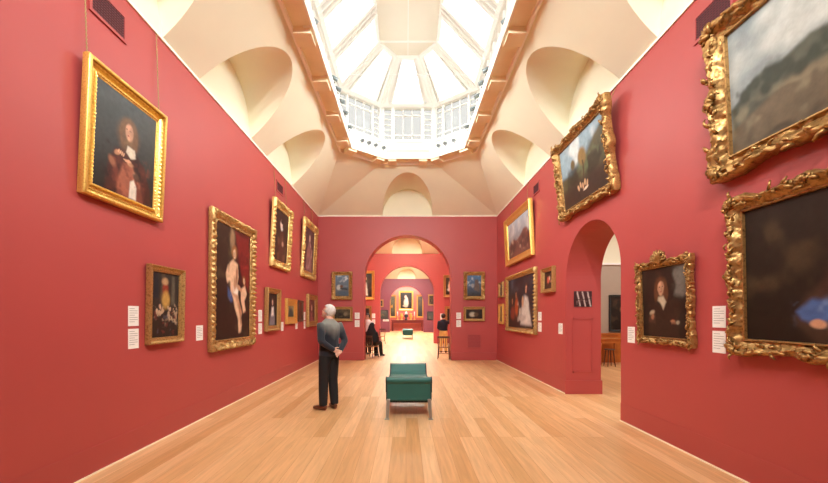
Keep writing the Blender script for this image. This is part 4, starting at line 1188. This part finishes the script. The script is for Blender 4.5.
def hair_mesh(hm, style, seed):
    q = MB(); n = 20; vs = {}; rnd = random.Random(seed)
    R_ = (.086, .106, .102)
    idx = []
    mb = MB()
    pts = []
    for i in range(n + 1):
        ph = math.pi * i / n
        for k in range(2 * n):
            th = math.pi * k / n
            d = Vector((math.sin(ph) * math.cos(th), math.sin(ph) * math.sin(th), math.cos(ph)))
            g = 1 + .07 * noise.noise(d * 5 + Vector((seed, 0, 0))) + .03 * noise.noise(d * 15)
            z = d.z * R_[2] * g + .038
            if style == 'long' and d.z < 0: z = .038 + d.z * .26
            pts.append(Vector((d.x * R_[0] * g, d.y * R_[1] * g - .008, z)))
    fs = []
    for i in range(n):
        for k in range(2 * n):
            a, b = i * 2 * n + k, i * 2 * n + (k + 1) % (2 * n); f = (a, b, b + 2 * n, a + 2 * n)
            c = sum((pts[j] for j in f), Vector()) / 4
            front = c.y > .02 and c.z < .085
            low = c.z < (-.20 if style == 'long' else -.045)
            ear = abs(c.x) > .06 and c.y > -.03 and c.z < .01 and style != 'long'
            if style == 'hood': front = c.y > .055 and abs(c.x) < .06 and -.09 < c.z < .075; low = c.z < -.1; ear = False
            if front or low or ear: continue
            fs.append(f)
    mb.add([hm @ p for p in pts], fs)
    return mb
def person(name_label, loc, rz, J, cloth, vox=.009, cat='person'):
    t = empty('person', loc, rz); tag(t, name_label, cat)
    V = lambda k: Vector(J[k])
    hm = Matrix.Translation(V('head')) @ Matrix.Rotation(J.get('yaw', 0), 4, 'Z') @ Matrix.Rotation(J.get('tilt', 0), 4, 'X')
    b = MB()
    pel, che, nek = V('pelvis'), V('chest'), V('neck')
    ell_tube(b, [(pel - Vector((0, 0, .06)), .12, .09), (pel, .15, .10), (pel.lerp(che, .45), .125, .09), (che, .155, .10), (che.lerp(nek, .6), .14, .08), (nek, .06, .058), (V('head') - Vector((0, 0, .02)), .052, .054)])
    head_mesh(b, hm)
    for s_, q in ((-1, 'l'), (1, 'r')):
        sh, el, wr = V('sh' + q), V('el' + q), V('wr' + q); hp, kn, an, to = V('hip' + q), V('kn' + q), V('an' + q), V('toe' + q)
        seg(b, sh, el, .045, .036); seg(b, el, wr, .036, .025)
        seg(b, hp, kn, .08, .052); seg(b, kn, an, .050, .035, .052)
        seg(b, an - Vector((0, 0, .02)), to, .032, .025)
        fd = J.get('hd' + q) or (wr - el); hand(b, wr, fd, J.get('hn' + q, (s_, 0, 0)), -s_, J.get('curl', .5))
    remeshed(b, 'body', SKIN, t, J.get('bvox', vox), 2)
    for s_ in (-1, 1):
        e_ = MB(); e_.ball(hm @ Vector((s_ * .030, .080, .012)), .011, .011, .008, 5); e_.build('eye', cloth.get('eye', M['lampdark']), t, smooth=True)
    if cloth.get('hair'): 
        o = hair_mesh(hm, cloth.get('hairstyle', 'short'), cloth.get('seed', 3)).build('hair' if cloth.get('hairstyle') != 'hood' else 'head_scarf', cloth['hair'], t, smooth=True, fix=False)
        so = o.modifiers.new('thick', 'SOLIDIFY'); so.thickness = .014; so.offset = 0
    # upper garment
    g = MB(); k = cloth.get('bulk', 1.0)
    hem = pel + Vector(J.get('hem', (0, 0, -.05)))
    ell_tube(g, [(hem, .185 * k, .135 * k), (pel + (che - pel) * .12, .18 * k, .135 * k), (pel.lerp(che, .5), .172 * k, .128 * k), (che, .20 * k, .135 * k), (che.lerp(nek, .5), .195, .115), (che.lerp(nek, .8), .13, .09), (nek + Vector((0, -.005, .015)), .072, .070)])
    for q in 'lr':
        sh, el, wr = V('sh' + q), V('el' + q), V('wr' + q)
        if cloth.get('short'): wr = el.lerp(wr, .15)
        seg(g, sh, el, .068 * k, .056 * k); seg(g, el, wr, .056 * k, .042 * k, .05 * k)
    remeshed(g, cloth.get('topname', 'jacket'), cloth['top'], t, vox + .003, 5)
    # trousers
    g = MB()
    ell_tube(g, [(pel + Vector((0, 0, .06)), .165, .118), (pel, .172, .125), (pel - Vector((0, 0, .09)) if not J.get('sit') else pel - Vector((0, 0, .05)), .16, .12)])
    for q in 'lr':
        hp, kn, an = V('hip' + q), V('kn' + q), V('an' + q)
        seg(g, hp, kn, .100, .080, .096); seg(g, kn, an, .080, .068, .078)
    remeshed(g, cloth.get('botname', 'trousers'), cloth['bottom'], t, vox + .003, 4)
    for q in 'lr':
        an, to = V('an' + q), V('toe' + q); d = Vector((to.x - an.x, to.y - an.y, 0)).normalized()
        g = MB(); h0 = Vector((an.x, an.y, 0)) - d * .065
        zf = an.z - .085
        ell_tube(g, [(h0 + Vector((0, 0, .045 + zf)), .03, .04), (h0 + d * .03 + Vector((0, 0, .05 + zf)), .036, .048), (h0 + d * .12 + Vector((0, 0, .043 + zf)), .040, .041), (h0 + d * .21 + Vector((0, 0, .033 + zf)), .045, .032), (h0 + d * .27 + Vector((0, 0, .026 + zf)), .030, .024)])
        remeshed(g, 'shoe', cloth['shoe'], t, .008, 2)
    return t
# cloths
blk = mat('black_cloth', rgb(20, 19, 21), .8, noise_amt=.1, noise_scale=6)
navy = mat('navy_cloth', rgb(22, 26, 42), .75, sheen=.15)
# the standing man's knitwear: grey over the shoulders, dyed through to navy below
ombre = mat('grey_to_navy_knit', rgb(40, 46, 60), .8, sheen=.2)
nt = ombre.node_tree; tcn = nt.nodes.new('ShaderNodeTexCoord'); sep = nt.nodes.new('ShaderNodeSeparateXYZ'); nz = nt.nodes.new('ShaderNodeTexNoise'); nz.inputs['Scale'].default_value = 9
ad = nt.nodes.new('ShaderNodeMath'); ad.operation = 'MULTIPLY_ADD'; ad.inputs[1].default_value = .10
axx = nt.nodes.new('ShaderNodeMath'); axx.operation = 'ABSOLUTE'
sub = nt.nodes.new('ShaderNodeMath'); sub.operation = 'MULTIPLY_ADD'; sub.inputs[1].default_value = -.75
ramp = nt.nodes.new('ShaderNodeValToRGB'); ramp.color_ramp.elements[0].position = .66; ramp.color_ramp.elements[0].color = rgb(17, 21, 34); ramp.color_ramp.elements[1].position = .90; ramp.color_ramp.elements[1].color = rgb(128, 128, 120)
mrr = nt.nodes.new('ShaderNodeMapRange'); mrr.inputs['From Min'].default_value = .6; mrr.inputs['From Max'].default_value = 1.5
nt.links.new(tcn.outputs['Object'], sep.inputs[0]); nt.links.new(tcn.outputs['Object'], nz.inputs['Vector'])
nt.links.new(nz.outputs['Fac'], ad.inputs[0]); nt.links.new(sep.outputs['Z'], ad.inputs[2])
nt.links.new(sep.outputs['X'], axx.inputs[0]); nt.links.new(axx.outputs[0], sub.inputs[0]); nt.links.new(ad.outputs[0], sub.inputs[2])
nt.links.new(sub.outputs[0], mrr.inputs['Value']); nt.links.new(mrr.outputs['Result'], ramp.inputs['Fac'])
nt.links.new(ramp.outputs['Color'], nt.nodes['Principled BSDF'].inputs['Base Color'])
hairgrey = mat('silver_hair', rgb(198, 194, 188), .7, noise_amt=.12, noise_scale=40)
hairdark = mat('dark_brown_hair', rgb(46, 32, 26), .6, noise_amt=.15, noise_scale=40)
brownshoe = mat('brown_leather', rgb(98, 52, 32), .4)
blackshoe = mat('black_leather', rgb(26, 24, 24), .4)
white_c = mat('white_cotton', rgb(232, 230, 228), .8)
yellow_c = mat('pale_yellow_cotton', rgb(226, 186, 112), .8)

J = dict(head=(0, .03, 1.60), neck=(0, -.01, 1.49), chest=(0, -.01, 1.32), pelvis=(0, 0, .96), tilt=R(24), yaw=R(22),
         shl=(-.185, -.02, 1.41), ell=(-.245, -.10, 1.14), wrl=(-.07, -.19, 1.0), shr=(.185, -.02, 1.41), elr=(.245, -.11, 1.13), wrr=(.06, -.20, .97),
         hipl=(-.085, 0, .90), knl=(-.092, .03, .50), anl=(-.10, .03, .09), toel=(-.12, .20, .03),
         hipr=(.085, 0, .90), knr=(.088, .01, .49), anr=(.095, -.02, .09), toer=(.15, .12, .03),
         hdl=(.9, -.12, -.35), hnl=(.1, 1, 0), hdr=(-.8, -.1, -.5), hnr=(.1, 1, 0), curl=.5, hem=(0, 0, -.07), bvox=.006)
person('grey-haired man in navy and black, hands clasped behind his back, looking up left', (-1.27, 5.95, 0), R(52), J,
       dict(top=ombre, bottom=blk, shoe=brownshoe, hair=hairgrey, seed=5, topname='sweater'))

J = dict(head=(0, .03, 1.15), neck=(0, 0, 1.03), chest=(0, .03, .84), pelvis=(0, .03, .53), sit=True, tilt=R(-6),
         shl=(-.18, -.01, .93), ell=(-.23, .06, .68), wrl=(-.10, .26, .60), shr=(.18, -.01, .93), elr=(.23, .06, .68), wrr=(.10, .26, .60),
         hipl=(-.09, .04, .53), knl=(-.10, .44, .52), anl=(-.10, .44, .09), toel=(-.10, .62, .03),
         hipr=(.09, .04, .53), knr=(.10, .44, .52), anr=(.10, .52, .09), toer=(.12, .70, .03), hnl=(0, 0, 1), hnr=(0, 0, 1), hem=(0, .02, -.02))
person('visitor draped in black, seated on a wooden chair in the big arch, back turned', (-1.28, 13.40, 0), R(-28), J,
       dict(top=blk, bottom=blk, shoe=blackshoe, hair=blk, hairstyle='hood', bulk=1.12, topname='coat'), vox=.014)
SH = bpy.data.objects[[o.name for o in bpy.data.objects if o.name.startswith('person')][-1]]
g = MB(); ell_tube(g, [((0, -.01, 1.20), .095, .095), ((0, -.015, 1.09), .125, .115), ((0, -.01, .96), .20, .135), ((0, .01, .80), .27, .175), ((0, .03, .58), .31, .20)], 24); remeshed(g, 'shawl', blk, SH, .014, 4)
J = dict(head=(0, .02, 1.50), neck=(0, 0, 1.39), chest=(0, 0, 1.22), pelvis=(0, 0, .88), tilt=R(0), yaw=R(0),
         shl=(-.17, 0, 1.31), ell=(-.22, -.02, 1.04), wrl=(-.12, .16, .92), shr=(.17, 0, 1.31), elr=(.22, -.02, 1.04), wrr=(.12, .16, .92),
         hipl=(-.085, 0, .83), knl=(-.10, .02, .46), anl=(-.10, 0, .09), toel=(-.12, .16, .03),
         hipr=(.085, 0, .83), knr=(.10, .02, .46), anr=(.10, 0, .09), toer=(.12, .16, .03), hnl=(-.5, 0, 1), hnr=(.5, 0, 1), hem=(0, 0, -.06))
person('visitor with dark hair and white shirt standing behind the seated figure', (-1.545, 14.55, 0), R(150), J,
       dict(top=white_c, bottom=blk, shoe=blackshoe, hair=hairdark, seed=8, topname='shirt'), vox=.014)
J2 = dict(J); J2.update(hem=(0, 0, .07), elr=(.34, .08, 1.18), wrr=(.42, .26, 1.20), hnr=(0, 0, 1), yaw=R(-10))
person('visitor in navy top and pale yellow trousers standing with back turned behind the empty chair', (1.56, 15.0, 0), R(-12), J2,
       dict(top=navy, bottom=yellow_c, shoe=brownshoe, hair=hairdark, seed=9, topname='sweater'), vox=.014)

# ------------------------------------------------------------------ side room table and stool
t = empty('side_table', (6.50, 11.55, 0)); tag(t, 'orange oak side table against the panelled wall of the side room', 'table')
mb = MB(); mb.box(-.42, .36, -.25, .25, .79, .83); mb.build('tabletop', M['oakpanel'], t, bevel=.006)
mb = MB(); mb.box(-.38, .32, -.21, .21, .68, .79); mb.build('apron', M['oakpanel'], t)
for sx in (-.36, .30):
    for sy in (-.2, .2):
        mb = MB(); mb.lathe((sx, sy, 0), [(.018, 0), (.028, .04), (.02, .1), (.034, .25), (.02, .36), (.03, .5), (.03, .68)], 10); mb.build('leg', M['oakpanel'], t, smooth=True)
t = empty('stool', (6.23, 11.02, 0)); tag(t, 'dark wooden stool in front of the oak side table', 'stool')
mb = MB(); mb.lathe((0, 0, .5), [(.14, 0), (.15, .015), (.14, .035)], 16); mb.build('seat', M['wood'], t)
for a in range(4):
    ca, sa = math.cos(a * math.pi / 2 + .78), math.sin(a * math.pi / 2 + .78)
    mb = MB(); mb.tube([(ca * .10, sa * .10, .5), (ca * .16, sa * .16, 0)], [.016, .012], 8); mb.build('leg', M['wood'], t)

# ------------------------------------------------------------------ alcove table and what stands on it
t = empty('altar_table', (.15, 36.45, 0)); tag(t, 'long dark red table against the wall of the coral alcove', 'table')
drk = mat('dark_red_table_paint', rgb(120, 40, 36), .45)
mb = MB(); mb.box(-1.62, 1.62, -.4, .4, 1.02, 1.12); mb.build('tabletop', drk, t, bevel=.01)
mb = MB(); mb.box(-1.5, 1.5, -.3, .3, .82, 1.02); mb.build('apron', drk, t)
for sx in (-1.5, 1.5):
    for sy in (-.3, .3):
        mb = MB(); mb.box(sx - .07, sx + .07, sy - .07, sy + .07, 0, 1.02); mb.build('leg', drk, t, bevel=.008)
def ornament(name, x, prof, m, label, cat, top=None, group=None):
    t = empty(name, (x, 36.3, 1.12)); tag(t, label, cat, group)
    mb = MB(); mb.lathe((0, 0, 0), prof, 14); mb.build('stand', m, t, smooth=True)
    if top:
        mb = MB(); mb.lathe((0, 0, prof[-1][1]), top[0], 12); mb.build(top[2], top[1], t, smooth=True)
for x, w_ in ((-.85, 'left'), (.85, 'right')):
    ornament('candlestick', x, [(.12, 0), (.10, .04), (.03, .08), (.05, .2), (.03, .34), (.07, .38)], M['gold'], 'white candle in a gilt candlestick towards the %s end of the long red table' % w_, 'candlestick', ([(.045, 0), (.045, .45), (.01, .47)], white_c, 'candle'))
for x, w_ in ((-.45, 'left'), (.48, 'right')):
    ornament('gilt_vase', x, [(.14, 0), (.12, .05), (.05, .12), (.17, .3), (.2, .42), (.1, .56), (.16, .66)], M['gold'], 'gilt vase on the long red table, just %s of the dark urn' % w_, 'vase')
ornament('urn', .02, [(.16, 0), (.15, .1), (.06, .16), (.2, .36), (.2, .48), (.1, .58)], M['lampdark'], 'dark urn with white top at the middle of the long red table', 'urn', ([(.12, 0), (.14, .12), (.06, .24), (.02, .3)], white_c, 'lid'))
